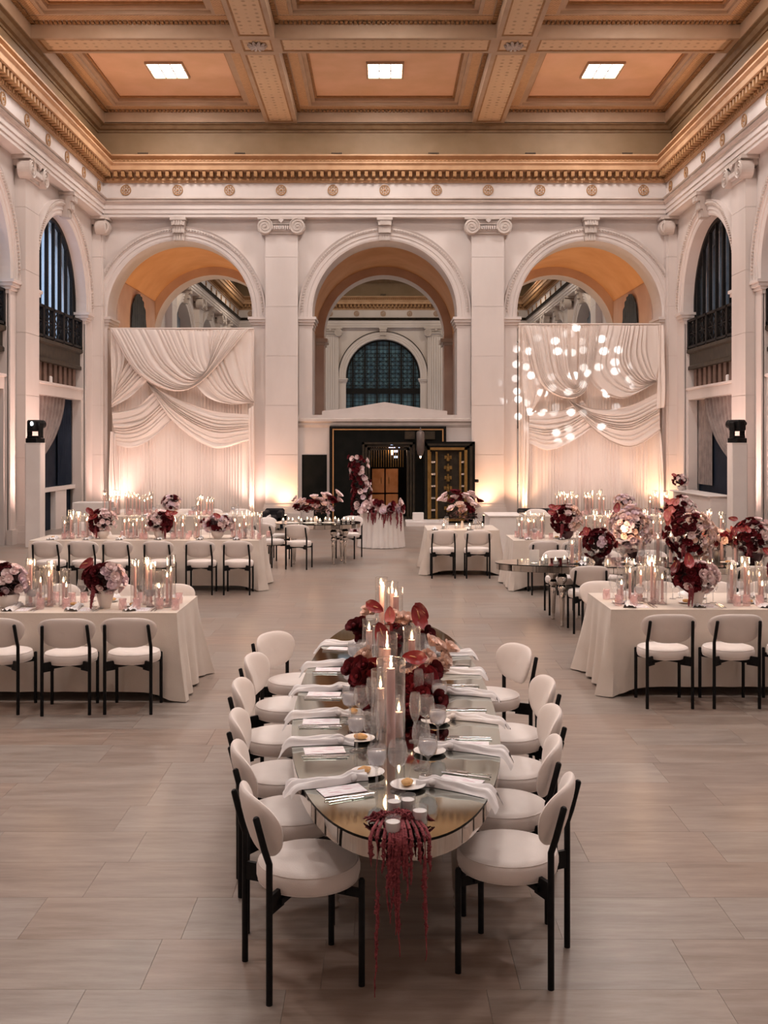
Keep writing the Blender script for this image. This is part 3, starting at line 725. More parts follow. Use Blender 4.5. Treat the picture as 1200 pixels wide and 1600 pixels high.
# ------------------------------------------------------------------ window bays of the side walls
def bay(T, c, side, wall, k, win_n):
    near = k == 0
    where = 'in the %s wall bay beside the %s drape' % (side, side) if near else 'in the %s wall bay at the picture edge' % side
    if k == 2: where = 'in the %s wall bay nearer than the picture edge' % side
    def TS(u, d, z): return T(u, d + .17, z)
    b = MB(); n = 40                                   # steel window
    P = arc_pts(c, RI, n); Q = arc_pts(c, RI - .10, n)
    vs = [TS(u, -.40, z) for u, z in P] + [TS(u, -.40, z) for u, z in Q] + [TS(u, -.5, z) for u, z in Q]
    b.add(vs, [(i, i + 1, n + 2 + i, n + 1 + i) for i in range(n)] + [(n + 1 + i, n + 2 + i, 2 * n + 3 + i, 2 * n + 2 + i) for i in range(n)])
    for s_ in (-1, 1): b.tbox(TS, c + s_ * (RI - .05) - .05, c + s_ * (RI - .05) + .05, -.5, -.40, 4.6, ZC)
    win = struct(b.obj('window_%d' % win_n, M['iron']), 'tall arched steel window ' + where, 'window')
    us = [c + (i - 3.5) * .52 for i in range(8)]
    for i, u in enumerate(us):
        w = .045 if i % 2 else .022
        b = MB(); b.tbox(TS, u - w, u + w, -.5, -.42, 4.6, ZC + sqrt(RI ** 2 - (u - c) ** 2) - .05); b.obj('mullion', M['iron'], win)
    b = MB(); b.add([TS(u, -.52, z) for u, z in P] + [TS(c - RI, -.52, 4.6), TS(c + RI, -.52, 4.6)], [tuple(range(n + 3))]); b.obj('pane', M['pane'], win)
    b = MB(); curtain_grid(b, TS, c - RI, c + RI, archtop(c), 4.6, -.72, 11, .07, 88)
    cm = drape_mat('pale_blue_sheer_' + side, (.72, .73, .75), .7) if side == 'left' else M['blindcurt']
    tag(b.obj('window_curtain', cm, smooth=True), 'long %s curtain behind the window %s' % ('pale blue' if side == 'left' else 'dark blue', where.replace('beside the %s drape' % side, 'by the drape').replace('at the picture edge', 'at the edge').replace('behind the arched window', 'behind window')), 'curtain')
    # railing
    t = thing('balcony_railing', 'black wrought iron balcony railing ' + where, 'railing', T(c, -.10, 4.70))
    def L(u, d, z): p = T(c + u, -.10 + d, 4.70 + z); q = T(c, -.10, 4.70); return (p[0] - q[0], p[1] - q[1], p[2] - q[2])
    for zz, nm in ((.74, 'top_rail'), (.03, 'bottom_rail')):
        b = MB(); b.tbox(L, -RI, RI, -.05, .05, zz, zz + .06); b.obj(nm, M['iron'], t)
    for i in range(6):
        u = -RI + .06 + i * (2 * RI - .12) / 5
        b = MB(); b.tbox(L, u - .05, u + .05, -.05, .05, 0, .80); b.obj('post', M['iron'], t)
    w = (2 * RI - .12) / 5
    for i in range(5):
        u0 = -RI + .06 + i * w
        b = MB()
        for kx in range(1, 4): b.tbox(L, u0 + kx * w / 4 - .010, u0 + kx * w / 4 + .010, -.012, .012, .09, .74)
        for a, e in ((0, .5), (.5, 1)):
            for z0, z1 in ((.09, .42), (.42, .74)):
                x0, x1 = u0 + a * w, u0 + e * w
                for p, q in (((x0, z0), (x1, z1)), ((x0, z1), (x1, z0))):
                    b.prism([(p[0] - .01, p[1]), (p[0] + .01, p[1]), (q[0] + .01, q[1]), (q[0] - .01, q[1])], L, -.012, .012)
        b.tbox(L, u0, u0 + w, -.012, .012, .41, .43)
        b.obj('lattice_panel', M['iron'], t)
    # bronze beam, brown boards, marble lintel belong to the wall
    b = MB(); b.extr([(-.55, 4.16), (-.08, 4.16), (-.08, 4.24), (-.12, 4.28), (-.12, 4.58), (-.04, 4.62), (-.04, 4.70), (-.55, 4.70)], T, c - RI, c + RI); b.obj('bronze_beam', M['bronze'], wall)
    b = MB(); b.tbox(T, c - RI, c + RI, -.42, -.3, 3.6, 4.2); bk = b.obj('board_backing', M['grate'], wall)
    for i in range(10):
        u = c - RI + .2 + i * .40; b = MB(); b.tbox(T, u - .11, u + .11, -.3, -.20, 3.66, 4.16); b.obj('board', M['brownpanel'], bk)
    b = MB(); b.extr([(-.7, 3.35), (-.06, 3.35), (-.06, 3.60), (-.02, 3.62), (-.02, 3.67), (-.7, 3.67)], T, c - RI, c + RI); b.obj('lintel', M['marble'], wall)
    for s_ in (-1, 1):
        b = MB(); ua, ub = sorted((c + s_ * RI, c + s_ * (RI - .10))); b.tbox(T, ua, ub, -.3, -.06, 0, 3.35); b.obj('door_jamb', M['marble'], wall)
    # lower glazing: dark glass with a window curtain
    b = MB(); b.tbox(T, c - RI, c + RI, -.42, -.38, 0, 3.4); b.obj('dark_glass', M['dusk'], wall)
    if side == 'left':
        b = MB(); b.tbox(T, c - 1.9, c + 1.92, -.37, -.22, .98, 1.08); b.tbox(T, c + .3, c + 1.2, -.37, -.24, .0, .98); b.obj('white_apron', M['whitepaint'], wall)
    cu = M['greycurt'] if side == 'right' else M['dusk']
    t = thing('tied_curtain', 'dark %s tied back curtain ' % ('taupe' if side == 'right' else 'slate') + where.replace('in the', 'low in the'), 'curtain', T(c, -.5, 0))
    q = T(c, -.5, 0)
    def L2(u, d, z): p = T(u, d, z); return (p[0] - q[0], p[1] - q[1], p[2] - q[2])
    b = MB(); curtain_grid(b, L2, c + .75, c + 1.9, 3.35, 1.10, -.33, 8, .03); b.obj('hanging_panel', cu, t, smooth=True)
    b = MB()
    def sw(i, j):      # panel swept from the lintel to a tie at the near jamb
        u_top = c - 1.65 + 2.75 * i; z_top = 3.35
        k2 = j
        u = u_top + (c - 1.62 + .18 * i - u_top) * (k2 ** 1.5); z = z_top - (1.9 - .15 * i) * k2 + .75 * i * k2 * (1 - k2) * -1
        dd = -.24 + .04 * sin(2 * pi * 10 * i) * (1 - .5 * k2)
        return L2(u, dd, z)
    b.grid(sw, 70, 14); b.obj('swept_panel', M['greycurt'], t, smooth=True)
for k in range(2):
    bay(T_left, SIDE_C[k], 'left', WALL_L, k, 4 + k)
    bay(T_right, SIDE_C[k], 'right', WALL_R, k, 6 + k)
for T, nm, w in ((T_left, 'left', WALL_L), (T_right, 'right', WALL_R)):
    b = MB(); b.tbox(T, SIDE_C[2] - RI, SIDE_C[2] + RI, -.95, -.85, 0, ZC + RI); b.obj('dark_glass', M['dusk'], w)

# ------------------------------------------------------------------ wall under the middle arch, vault and its door
b = MB(); xa, xb = X0 - BAY / 2 + .44, X0 + BAY / 2 - .44
def bb(x0, x1, y0, y1, z0, z1): b.b2(x0, x1, y0, y1, z0, z1)
FR0, FR1 = at(515, 0, D - .05).x, at(697, 0, D - .05).x
bb(xa, FR0, D - .06, D + .6, 0, 2.68); bb(FR1, xb, D - .06, D + .6, 0, 2.68); bb(xa, xb, D - .06, D + .6, 2.68, 2.98)
struct(b.obj('wall_screen', M['marble']), 'low marble screen wall closing the middle arch around the vault', 'wall')
ws = bpy.data.objects['wall_screen']
b = MB(); b.extr([(.0, 2.60), (.06, 2.62), (.10, 2.70), (.10, 2.76), (.16, 2.80), (.16, 2.86), (.02, 2.90)], T_back, xa, xb); b.obj('sill_molding', M['marble_d'], ws)
b = MB(); b.prism([(X0 - 1.75, 2.97), (X0 + 1.75, 2.97), (X0 + 1.75, 3.09), (X0 + 1.1, 3.16), (X0 + .0, 3.34), (X0 - 1.1, 3.16), (X0 - 1.75, 3.09)], T_back, -.35, .02); b.obj('pediment', M['marble'], ws)
b = MB(); b.tbox(T_back, at(472, 0, D).x, at(511, 0, D).x, .055, .07, .0, 1.87); struct(b.obj('door_1', M['vaultblack']), 'plain black doorway beside the vault frame', 'door')

yv = D - .10
v = thing('bank_vault', 'black lacquer vault front with a gold line frame and open doorway', 'vault', (X0, yv, 0))
def VX(px): return at(px, 0, yv).x - X0
def VZ(py): return at(0, py, yv).z
b = MB()
b.b2(VX(515), VX(569), 0, .3, 0, VZ(667)); b.b2(VX(646), VX(697), 0, .3, 0, VZ(667)); b.b2(VX(569), VX(646), 0, .3, VZ(694), VZ(667))
b.obj('front_panel', M['vaultblack'], v)
b = MB(); w = .035
b.b2(VX(519.5), VX(693), -.03, 0, VZ(672), VZ(670)); b.b2(VX(519.5), VX(521.5), -.03, 0, 0, VZ(672)); b.b2(VX(691), VX(693), -.03, 0, 0, VZ(672)); b.obj('gold_line', M['goldline'], v)
b = MB()
b.b2(VX(515), VX(697), -.08, 0, VZ(668.5), VZ(666)); b.b2(VX(515), VX(517.5), -.08, 0, 0, VZ(668)); b.b2(VX(694.8), VX(697), -.08, 0, 0, VZ(668)); b.obj('outer_frame', M['iron'], v)
for nm, ins in (('door_frame', 0), ('door_frame', .08), ('door_frame', .16)):
    b = MB(); x0, x1, zt = VX(566) + ins, VX(648) - ins, VZ(691) - ins
    b.b2(x0, x0 + .06, -.12 + ins * .6, .3, 0, zt); b.b2(x1 - .06, x1, -.12 + ins * .6, .3, 0, zt); b.b2(x0, x1, -.12 + ins * .6, .3, zt - .06, zt); b.obj(nm, M['bronze'], v)
b = MB(); b.b2(VX(515), VX(697), .2, 2.4, VZ(684), VZ(680)); b.b2(VX(560), VX(652), 2.2, 2.3, 0, 2.3); b.b2(VX(563), VX(566), .25, 2.3, 0, 2.3); b.b2(VX(648), VX(651), .25, 2.3, 0, 2.3); b.obj('vault_room', M['vaultblack'], v)
for i in range(2):
    for j in range(2):
        b = MB(); x0, z0 = VX(580) + i * .40, .0 + j * .72
        b.bevbox((x0 + .19, 1.2, .36 + j * .74), (.37, .1, .70), .012); cb = b.obj('copper_cabinet_door', M['copper'], v)
        b = MB(); b.tube([(x0 + (.28 if i == 0 else .10), 1.12, .36 + j * .74 + .1), (x0 + (.28 if i == 0 else .10), 1.10, .36 + j * .74 - .08)], .012, 6); b.obj('handle', M['brass'], cb)
b = MB()
for k in range(14): b.tube([(VX(580) + k * .07, 1.15, 1.5), (VX(580) + k * .07, 1.15, 2.1)], .012, 5)
b.obj('bars', M['brass'], v)
for k, (px, py, w, h) in enumerate(((612, 703, .07, .30), (618.5, 705, .10, .07), (618.5, 714, .10, .06), (609, 699, .05, .05), (616, 699, .05, .05), (623, 699, .05, .05))):
    b = MB(); p = at(px, py, yv + 2.1); b.b2(p.x - X0 - w / 2, p.x - X0 + w / 2, 2.05, 2.08, p.z - h / 2, p.z + h / 2); b.obj('lit_pane', M['blue_glow'], v)
light('vault_lamp', 'POINT', (X0 + .2, yv + .8, 2.0), 9, (1, .62, .38), shadow_soft_size=.1)
# open vault door swung out to the right
yd = D - .45
t = thing('vault_door', 'open brass and glass bank vault door with stepped black edges', 'vault door', (at(701, 0, yd).x, yd, 0))
def DX(px): return at(px, 0, yd).x - at(701, 0, yd).x
def DZ(py): return at(0, py, yd).z
for i, (ins, m_) in enumerate(((0, 'vaultblack'), (.07, 'bronze'), (.14, 'vaultblack'), (.20, 'brass'))):
    b = MB(); x0, x1, z0, z1 = DX(662) + ins * .5, DX(742) - ins * 1.1, .05, DZ(690) - ins * .8
    dd = -.05 - ins * .5
    for (a0, a1, c0, c1) in ((x0, x0 + .07, z0, z1), (x1 - .08, x1, z0, z1), (x0, x1, z1 - .07, z1), (x0, x1, z0, z0 + .07)): b.b2(a0, a1, dd, .25, c0, c1)
    b.obj('stepped_frame', M[m_], t)
b = MB(); b.b2(DX(662) + .08, DX(742) - .2, .05, .2, .1, DZ(690) - .15); b.obj('door_back', M['bronze'], t)
for px in (672, 682, 719, 727): 
    b = MB(); b.b2(DX(px) - .03, DX(px) + .03, -.06, .06, .1, DZ(706)); b.obj('brass_bar', M['brass'], t)
for k in range(6):
    b = MB(); z = .3 + k * .28; b.lathe([(.05, 0), (.05, .10), (.03, .12), (.03, .2)], 10, (DX(700), -.05, z)); b.box((DX(700), .0, z + .1), (.22 - .02 * (k % 2), .06, .09)); b.obj('bolt_work', M['brass'], t)
for k in range(5):
    b = MB(); z = .35 + k * .33; b.box((DX(677), -.03, z), (.12, .05, .05)); b.box((DX(723), -.03, z), (.10, .05, .05)); b.obj('bolt_bar', M['silver'], t)
b = MB(); b.tube([(DX(742), .05, 1.15), (DX(747), .0, 1.15)], .045, 10); b.obj('hinge_pin', M['iron'], t)
# hanging lantern
pl = at(657, 668, D - .62)
t = thing('wall_lantern', 'grey wall lantern with a glowing tip beside the vault door', 'lantern', (pl.x, D - .62, 1.80))
b = MB(); b.lathe([(.0, .84), (.015, .80), (.02, .74), (.10, .70), (.115, .66), (.115, .20), (.10, .17), (.09, .10), (.05, .04), (.0, .03)], 16); b.obj('lantern_body', mat('lantern_grey', (.16, .13, .12), .4, .5, col2=(.2, .17, .15)), t, smooth=40)
b = MB(); b.lathe([(.0, -.03), (.02, .0), (.03, .04), (.0, .07)], 10); b.obj('bulb', M['lamp_glow'], t)
b = MB(); b.tube([(0, 0, .60), (0, .52, .60)], .02, 6); b.obj('mounting_arm', M['iron'], t)
b = MB()
for s_ in (-1, 1): b.b2(s_ * .14, s_ * .42, .46, .50, .50, .72)
b.obj('bracket_plate', M['bronze'], t)
p = at(653, 821, D - .8); b = MB(); b.bevbox((0, 0, .105), (.30, .25, .21), .012)
tag(b.obj('pedestal_box', M['whitepaint'], loc=(p.x, D - .9, .10)), 'small white box at the foot of the vault door', 'box')
b = MB(); b.b2(at(634, 0, D - 1.4).x, at(700, 0, D - 1.4).x, D - 1.7, D - .55, 0, .10); tag(b.obj('threshold_step', M['whitepaint']), 'low pale step in front of the vault', 'step')

# ------------------------------------------------------------------ swagged drapes in the outer arches
def bez(P):
    P = [Vector((a, b_)) for a, b_ in P]; n = len(P)
    def f(t):          # Catmull-Rom through the points
        x = t * (n - 1); i = min(int(x), n - 2); u = x - i
        p0 = P[i - 1] if i else P[0] * 2 - P[1]; p1, p2 = P[i], P[i + 1]; p3 = P[i + 2] if i + 2 < n else P[-1] * 2 - P[-2]
        return .5 * ((2 * p1) + (p2 - p0) * u + (2 * p0 - 5 * p1 + 4 * p2 - p3) * u * u + (3 * p1 - p0 - 3 * p2 + p3) * u ** 3)
    return f
def drape(side, x0, x1, swags, ox, oy):
    yd = D - .22; Tx = lambda px, py: at(ox + px / 3.75, oy + py / 3.75, yd)
    c0 = Tx(x0, 0).x; c1 = Tx(x1, 0).x; cx = (c0 + c1) / 2; top = Tx(0, 92 if side == 'left' else 66).z
    t = thing('swagged_drape', 'ivory chiffon drape with crossed swags hung in the %s arch%s' % (side, '' if side == 'left' else ', dotted with light'), 'drape', (cx, yd, 0), 0)
    b = MB(); nf = 46
    def back(i, j):
        x = (c0 - cx) + (c1 - c0) * i; a = .016 * sin(2 * pi * nf * i + 3.0 * sin(9 * i) + 2 * sin(23 * i)) * (.6 + .4 * sin(31 * i)) + .016 * sin(2 * pi * 11 * i + 2 * sin(6 * i))
        return (x, .12 + a, .02 + (top - .02) * j)
    b.grid(back, nf * 8, 4); b.obj('backdrop_panel', M['drape'], t, smooth=True)
    b = MB(); b.tube([(c0 - cx, .0, top + .02), (c1 - cx, .0, top + .02)], .025, 8); b.obj('rod', M['drape'], t)
    for A, B, folds, dep, nm in swags:
        fa, fb = bez(A), bez(B); b = MB()
        def fn(i, j):
            s_ = j; p = fa(i) * (1 - s_) + fb(i) * s_
            q = Tx(p.x, p.y); w = sin(pi * min(1, max(0, i))) ** .5
            q2 = folds * .72 * (s_ + .05 * sin(9 * s_ + dep * 40) + .022 * sin(23 * s_ + 2 * i)) + .12 * sin(5 * i)
            a = .040 * (sin(2 * pi * q2) + .42 * sin(4 * pi * q2 + .7)) * (.75 + .25 * sin(11 * s_ + 3)) * (.35 + .65 * w) + .10 * w * s_
            return (q.x - cx, -dep - a - .05, q.z)
        b.grid(fn, 40, folds * 10); b.obj(nm, M['drape'], t, smooth=True)
    return t
drape('left', 162, 1000, [
    ([(1002, 110), (1000, 250), (1000, 400), (1002, 520)], [(560, 100), (600, 300), (720, 480), (870, 532), (1002, 524)], 13, .02, 'swag'),
    ([(170, 440), (250, 300), (300, 200), (330, 150)], [(168, 552), (270, 500), (350, 430), (400, 380)], 10, .02, 'swag'),
    ([(172, 578), (240, 570), (330, 540), (415, 462)], [(196, 770), (290, 786), (400, 742), (525, 625)], 12, .03, 'swag'),
    ([(380, 400), (560, 500), (760, 570), (972, 592)], [(372, 392), (530, 630), (760, 785), (972, 745)], 13, .06, 'swag'),
    ([(575, 100), (640, 255), (730, 330), (760, 100)], [(165, 92), (350, 372), (640, 442), (980, 95)], 16, .12, 'swag'),
    ([(166, 95), (168, 250), (170, 400), (168, 545)], [(178, 95), (250, 240), (220, 400), (170, 552)], 3, .01, 'tail'),
    ([(972, 560), (972, 700), (975, 900), (975, 1180)], [(1000, 540), (1002, 700), (1004, 900), (1005, 1180)], 2, .03, 'tail'),
    ([(165, 690), (160, 850), (155, 1000), (152, 1180)], [(195, 700), (205, 850), (212, 1000), (218, 1180)], 2, .03, 'tail')], 130, 490)
drape('right', 190, 1022, [
    ([(1010, 75), (1012, 180), (1008, 300), (992, 392)], [(655, 70), (590, 370), (770, 500), (992, 405)], 18, .05, 'swag'),
    ([(250, 578), (350, 575), (460, 560), (560, 510)], [(242, 760), (360, 800), (500, 745), (650, 640)], 12, .03, 'swag'),
    ([(480, 512), (640, 560), (820, 545), (1005, 462)], [(470, 500), (640, 700), (830, 785), (1012, 690)], 15, .06, 'swag'),
    ([(465, 90), (480, 330), (525, 400), (540, 90)], [(222, 72), (320, 430), (560, 470), (658, 72)], 16, .12, 'swag'),
    ([(208, 75), (210, 250), (212, 450), (240, 600)], [(228, 75), (290, 330), (330, 450), (246, 604)], 4, .02, 'tail'),
    ([(1005, 70), (1000, 250), (995, 420), (990, 560)], [(1028, 70), (1030, 250), (1034, 420), (1034, 550)], 2, .10, 'tail'),
    ([(215, 620), (212, 800), (208, 1000), (205, 1160)], [(245, 640), (243, 800), (236, 1000), (232, 1160)], 2, .03, 'tail'),
    ([(1000, 700), (1004, 850), (1010, 1000), (1015, 1150)], [(1015, 690), (1022, 850), (1028, 1000), (1030, 1150)], 2, .03, 'tail')], 760, 490)

# ------------------------------------------------------------------ uplights
def uplight(px_x, y, color, tgt, desc, w=1.0, ang=110):
    x = px_x
    t = thing('uplight', desc, 'light', (x, y, 0))
    b = MB(); b.bevbox((0, 0, .03), (.20, .20, .06), .01); b.obj('base', M['iron'], t)
    b = MB(); b.lathe([(.0, .06), (.07, .06), (.08, .16), (.085, .22), (.0, .21)], 14); b.obj('housing', M['iron'], t)
    b = MB(); b.lathe([(.0, .222), (.07, .222), (.07, .226), (.0, .226)], 14); b.obj('lens', M['lamp_glow'], t)
    o = light('uplight_lamp', 'SPOT', (x, y, .30), UPLIGHT_W * w, color, spot_size=radians(ang), spot_blend=1.0, shadow_soft_size=.10); aim(o, tgt)
PINK = (1.0, .64, .54); WARM = (1.0, .54, .30)
xl, xr = X0 - BAY / 2, X0 + BAY / 2
uplight(xl + .1, D - .62, WARM, (xl, D - .1, 2.6), 'orange uplight at the pilaster beside the black doorway')
uplight(xl - .75, D - .62, PINK, (xl - .75, D - .1, 2.6), 'pink uplight at the inner edge of the left drape')
uplight(xr - .1, D - .62, WARM, (xr, D - .1, 2.6), 'orange uplight at the pilaster beside the vault door')
uplight(xr + .9, D - .62, WARM, (xr + .9, D - .1, 2.6), 'warm uplight at the inner edge of the right drape')
uplight(XL + .8, D - .62, PINK, (XL + .35, D - .1, 2.6), 'pink uplight in the corner beside the left drape')
uplight(XR - .55, D - .62, WARM, (XR - .35, D - .1, 2.6), 'orange uplight in the corner beside the right drape')
for s_, nm, X in ((1, 'left', XL), (-1, 'right', XR)):
    for k, yy in enumerate((23.1, 17.4, 11.7)):
        uplight(X + s_ * 1.25, yy, PINK, (X + s_ * .2, yy, 2.6), 'pink uplight at the %s pilaster of the %s side wall' % (ORD[k], nm), 5.5)
for c_, nm in ((COFFER_X[0], 'left'), (COFFER_X[2], 'right')):
    for k_, dx in enumerate((-1.1, 1.1)):
        uplight(c_ + dx * .8, D - 2.2, (1.0, .72, .62), (c_ + dx * .8, D - .2, 3.2), 'peach uplight on the floor before the %s of the %s drape' % (('outer half', 'inner half')[k_ if nm == 'left' else 1 - k_], nm), 1.1, 120)
# added fill spots without fixtures, brightening the passage vaults from behind the screens
for i, c in enumerate(COFFER_X):
    o = light('passage_fill', 'SPOT', (c, D + 3.4, 2.0 if i != 1 else 3.0), 480 if i != 1 else 45, (1, .62, .34), spot_size=radians(120), spot_blend=.8, shadow_soft_size=.3); aim(o, (c, D + 3.5, 8))

# ------------------------------------------------------------------ pedestals with moving-head lamps
def pedestal(x, y, side, lit):
    b = MB(); b.bevbox((0, 0, 1.09), (.32, .32, 2.18), .012)
    o = tag(b.obj('light_pedestal', M['whitepaint'], loc=(x, y, 0)), 'tall square white pedestal by the %s side wall' % side, 'pedestal')
    b = MB(); b.bevbox((0, 0, 2.185), (.33, .33, .02), .003); b.obj('pedestal_cap', M['whitepaint'], o)
    t = thing('moving_head_light', 'black moving head stage light on the %s pedestal%s' % (side, ', lens shining' if lit else ''), 'stage light', (x, y, 2.195), radians(-25 if lit else 30))
    b = MB(); b.bevbox((0, 0, .05), (.30, .26, .10), .012); b.obj('base', M['iron'], t)
    b = MB(); 
    for s_ in (-1, 1): b.bevbox((s_ * .15, 0, .26), (.05, .12, .34), .012)
    b.bevbox((0, 0, .12), (.34, .14, .05), .01); b.obj('yoke', M['iron'], t)
    b = MB(); b.bevbox((0, 0, .36), (.22, .30, .24), .03); b.tube([(0, .05, .36), (0, .24, .40)], [.11, .085], 14); hd = b.obj('lamp_head', M['iron'], t)
    b = MB(); b.lathe([(.0, .0), (.04, .0), (.0, .01)], 12); b.obj('lens', M['head_glow'] if lit else M['grate'], hd, loc=(.06, -.165, .40), rot=(radians(90), 0, 0))
    return t
pedestal(at(55, 0, 21.8).x, 21.8, 'left', True); pedestal(at(1152, 0, 21.6).x, 21.6, 'right', False)
# the pattern of light dots thrown on the right drape
src = Vector((-5.2, 9.0, 3.3)); tgt = at(880, 597, D - .3)
g = light('pattern_projector', 'SPOT', src, 40000, (.86, .95, 1.0), spot_size=radians(9), spot_blend=.25, shadow_soft_size=.004); aim(g, tgt)
d = g.data; d.use_nodes = True; nt = d.node_tree; em = nt.nodes['Emission']
tc = nt.nodes.new('ShaderNodeTexCoord'); vm = nt.nodes.new('ShaderNodeVectorMath'); vm.operation = 'MULTIPLY'; vm.inputs[1].default_value = (62, 62, 0)
nt.links.new(tc.outputs['Normal'], vm.inputs[0])
vo = nt.nodes.new('ShaderNodeTexVoronoi'); vo.voronoi_dimensions = '2D'; vo.inputs['Scale'].default_value = 1.0; vo.inputs['Randomness'].default_value = .8; nt.links.new(vm.outputs[0], vo.inputs['Vector'])
mr = nt.nodes.new('ShaderNodeMapRange'); mr.inputs['From Min'].default_value = .34; mr.inputs['From Max'].default_value = .24; nt.links.new(vo.outputs['Distance'], mr.inputs['Value'])
sp = nt.nodes.new('ShaderNodeSeparateColor'); nt.links.new(vo.outputs['Color'], sp.inputs[0])
mu = nt.nodes.new('ShaderNodeMath'); mu.operation = 'MULTIPLY'; m3 = nt.nodes.new('ShaderNodeMapRange'); m3.inputs['From Min'].default_value = .30; m3.inputs['From Max'].default_value = .85; nt.links.new(sp.outputs[0], m3.inputs['Value']); nt.links.new(mr.outputs[0], mu.inputs[0]); nt.links.new(m3.outputs[0], mu.inputs[1]); nt.links.new(mu.outputs[0], em.inputs['Strength'])
# ------------------------------------------------------------------ chairs
def make_chair():
    t = thing('dining_chair', 'x', 'chair')
    b = MB(); R = .214
    b.lathe([(.0, .386), (.17, .386), (.198, .392), (.209, .404), (R, .422), (R, .448), (.209, .463), (.198, .474), (.175, .480), (.10, .484), (.0, .486)], 36)
    s_ = b.obj('seat', M['fabric'], t, smooth=50, loc=(0, .028, 0))
    b = MB()      # piping line round the seat
    for zz, rr in ((.468, .2065), (.398, .2065)): b.tube([(rr * cos(2 * pi * i / 36), rr * sin(2 * pi * i / 36), zz) for i in range(37)], .0022, 5, False)
    b.obj('piping', M['fabric'], s_, smooth=True)
    # backrest: rounded pad, wider above, curved round the sitter and leaning back
    b = MB(); rings = [0, .35, .62, .80, .92, .98, 1.0]; n = 40
    def outline(a):
        ca, sa = cos(a), sin(a); k = 3.0
        x = math.copysign(abs(ca) ** (2 / k), ca) * .232; z = math.copysign(abs(sa) ** (2 / k), sa) * .126
        x *= 1 - .26 * max(0, (.3 - z / .126) / 1.3) ** 1.4
        return x, z
    def place(x, z, d):
        return (x, -.200 + 1.15 * x * x - .26 * z - .008 + d, .660 + z)
    vs = []; fs = []
    for side in (1, -1):
        base = len(vs)
        for r in rings:
            for i in range(n):
                x, z = outline(2 * pi * i / n); th = .027 * (1 - r ** 3.2) ** .5 if r < 1 else 0
                vs.append(place(x * r, z * r, side * th))
        for k in range(len(rings) - 1):
            for i in range(n):
                j = (i + 1) % n; q = (base + k * n + i, base + k * n + j, base + (k + 1) * n + j, base + (k + 1) * n + i)
                fs.append(q if side < 0 else tuple(reversed(q)))
    b.add(vs, fs); b.obj('backrest', M['fabric'], t, smooth=60)
    LX, LY = .186, .192
    for sx in (-1, 1):
        b = MB(); b.tube([(sx * LX, LY, 0), (sx * LX, LY, .425), (sx * LX, LY, .432)], [.0135, .0135, .009], 10); b.obj('leg', M['black'], t, smooth=40)
        b = MB(); b.tube([(sx * LX, -LY, 0), (sx * LX, -LY, .545), (sx * (LX - .004), -LY - .018, .60), (sx * (LX - .012), -LY - .050, .725), (sx * (LX - .012), -LY - .052, .731)], [.0135, .0135, .0135, .0135, .009], 10); b.obj('leg', M['black'], t, smooth=40)
    for sx in (-1, 1):
        b = MB(); b.box((sx * (LX - .035), -LY + .035, .385), (.016, .115, .075), radians(sx * 45)); b.obj('bracket', M['black'], t)
        b = MB(); b.box((sx * (LX - .035), LY - .035, .372), (.014, .11, .035), radians(-sx * 45)); b.obj('bracket', M['black'], t)
    b = MB(); b.box((0, 0, .374), (.40, .03, .022), radians(45)); b.box((0, 0, .374), (.40, .03, .022), radians(-45)); b.obj('under_frame', M['black'], t)
    return t
CH = make_chair(); first = [True]
def chair(x, y, face, label, group):
    """face: heading in degrees the sitter looks (0 = +X, 90 = +Y)"""
    rz = radians(face - 90)
    if first[0]:
        first[0] = False; CH.location = (x, y, 0); CH.rotation_euler = (0, 0, rz); CH['label'] = label; CH['group'] = group; return CH
    return dup(CH, label, (x, y, 0), rz, group)
CG = 'cream round seat chairs at the tables'

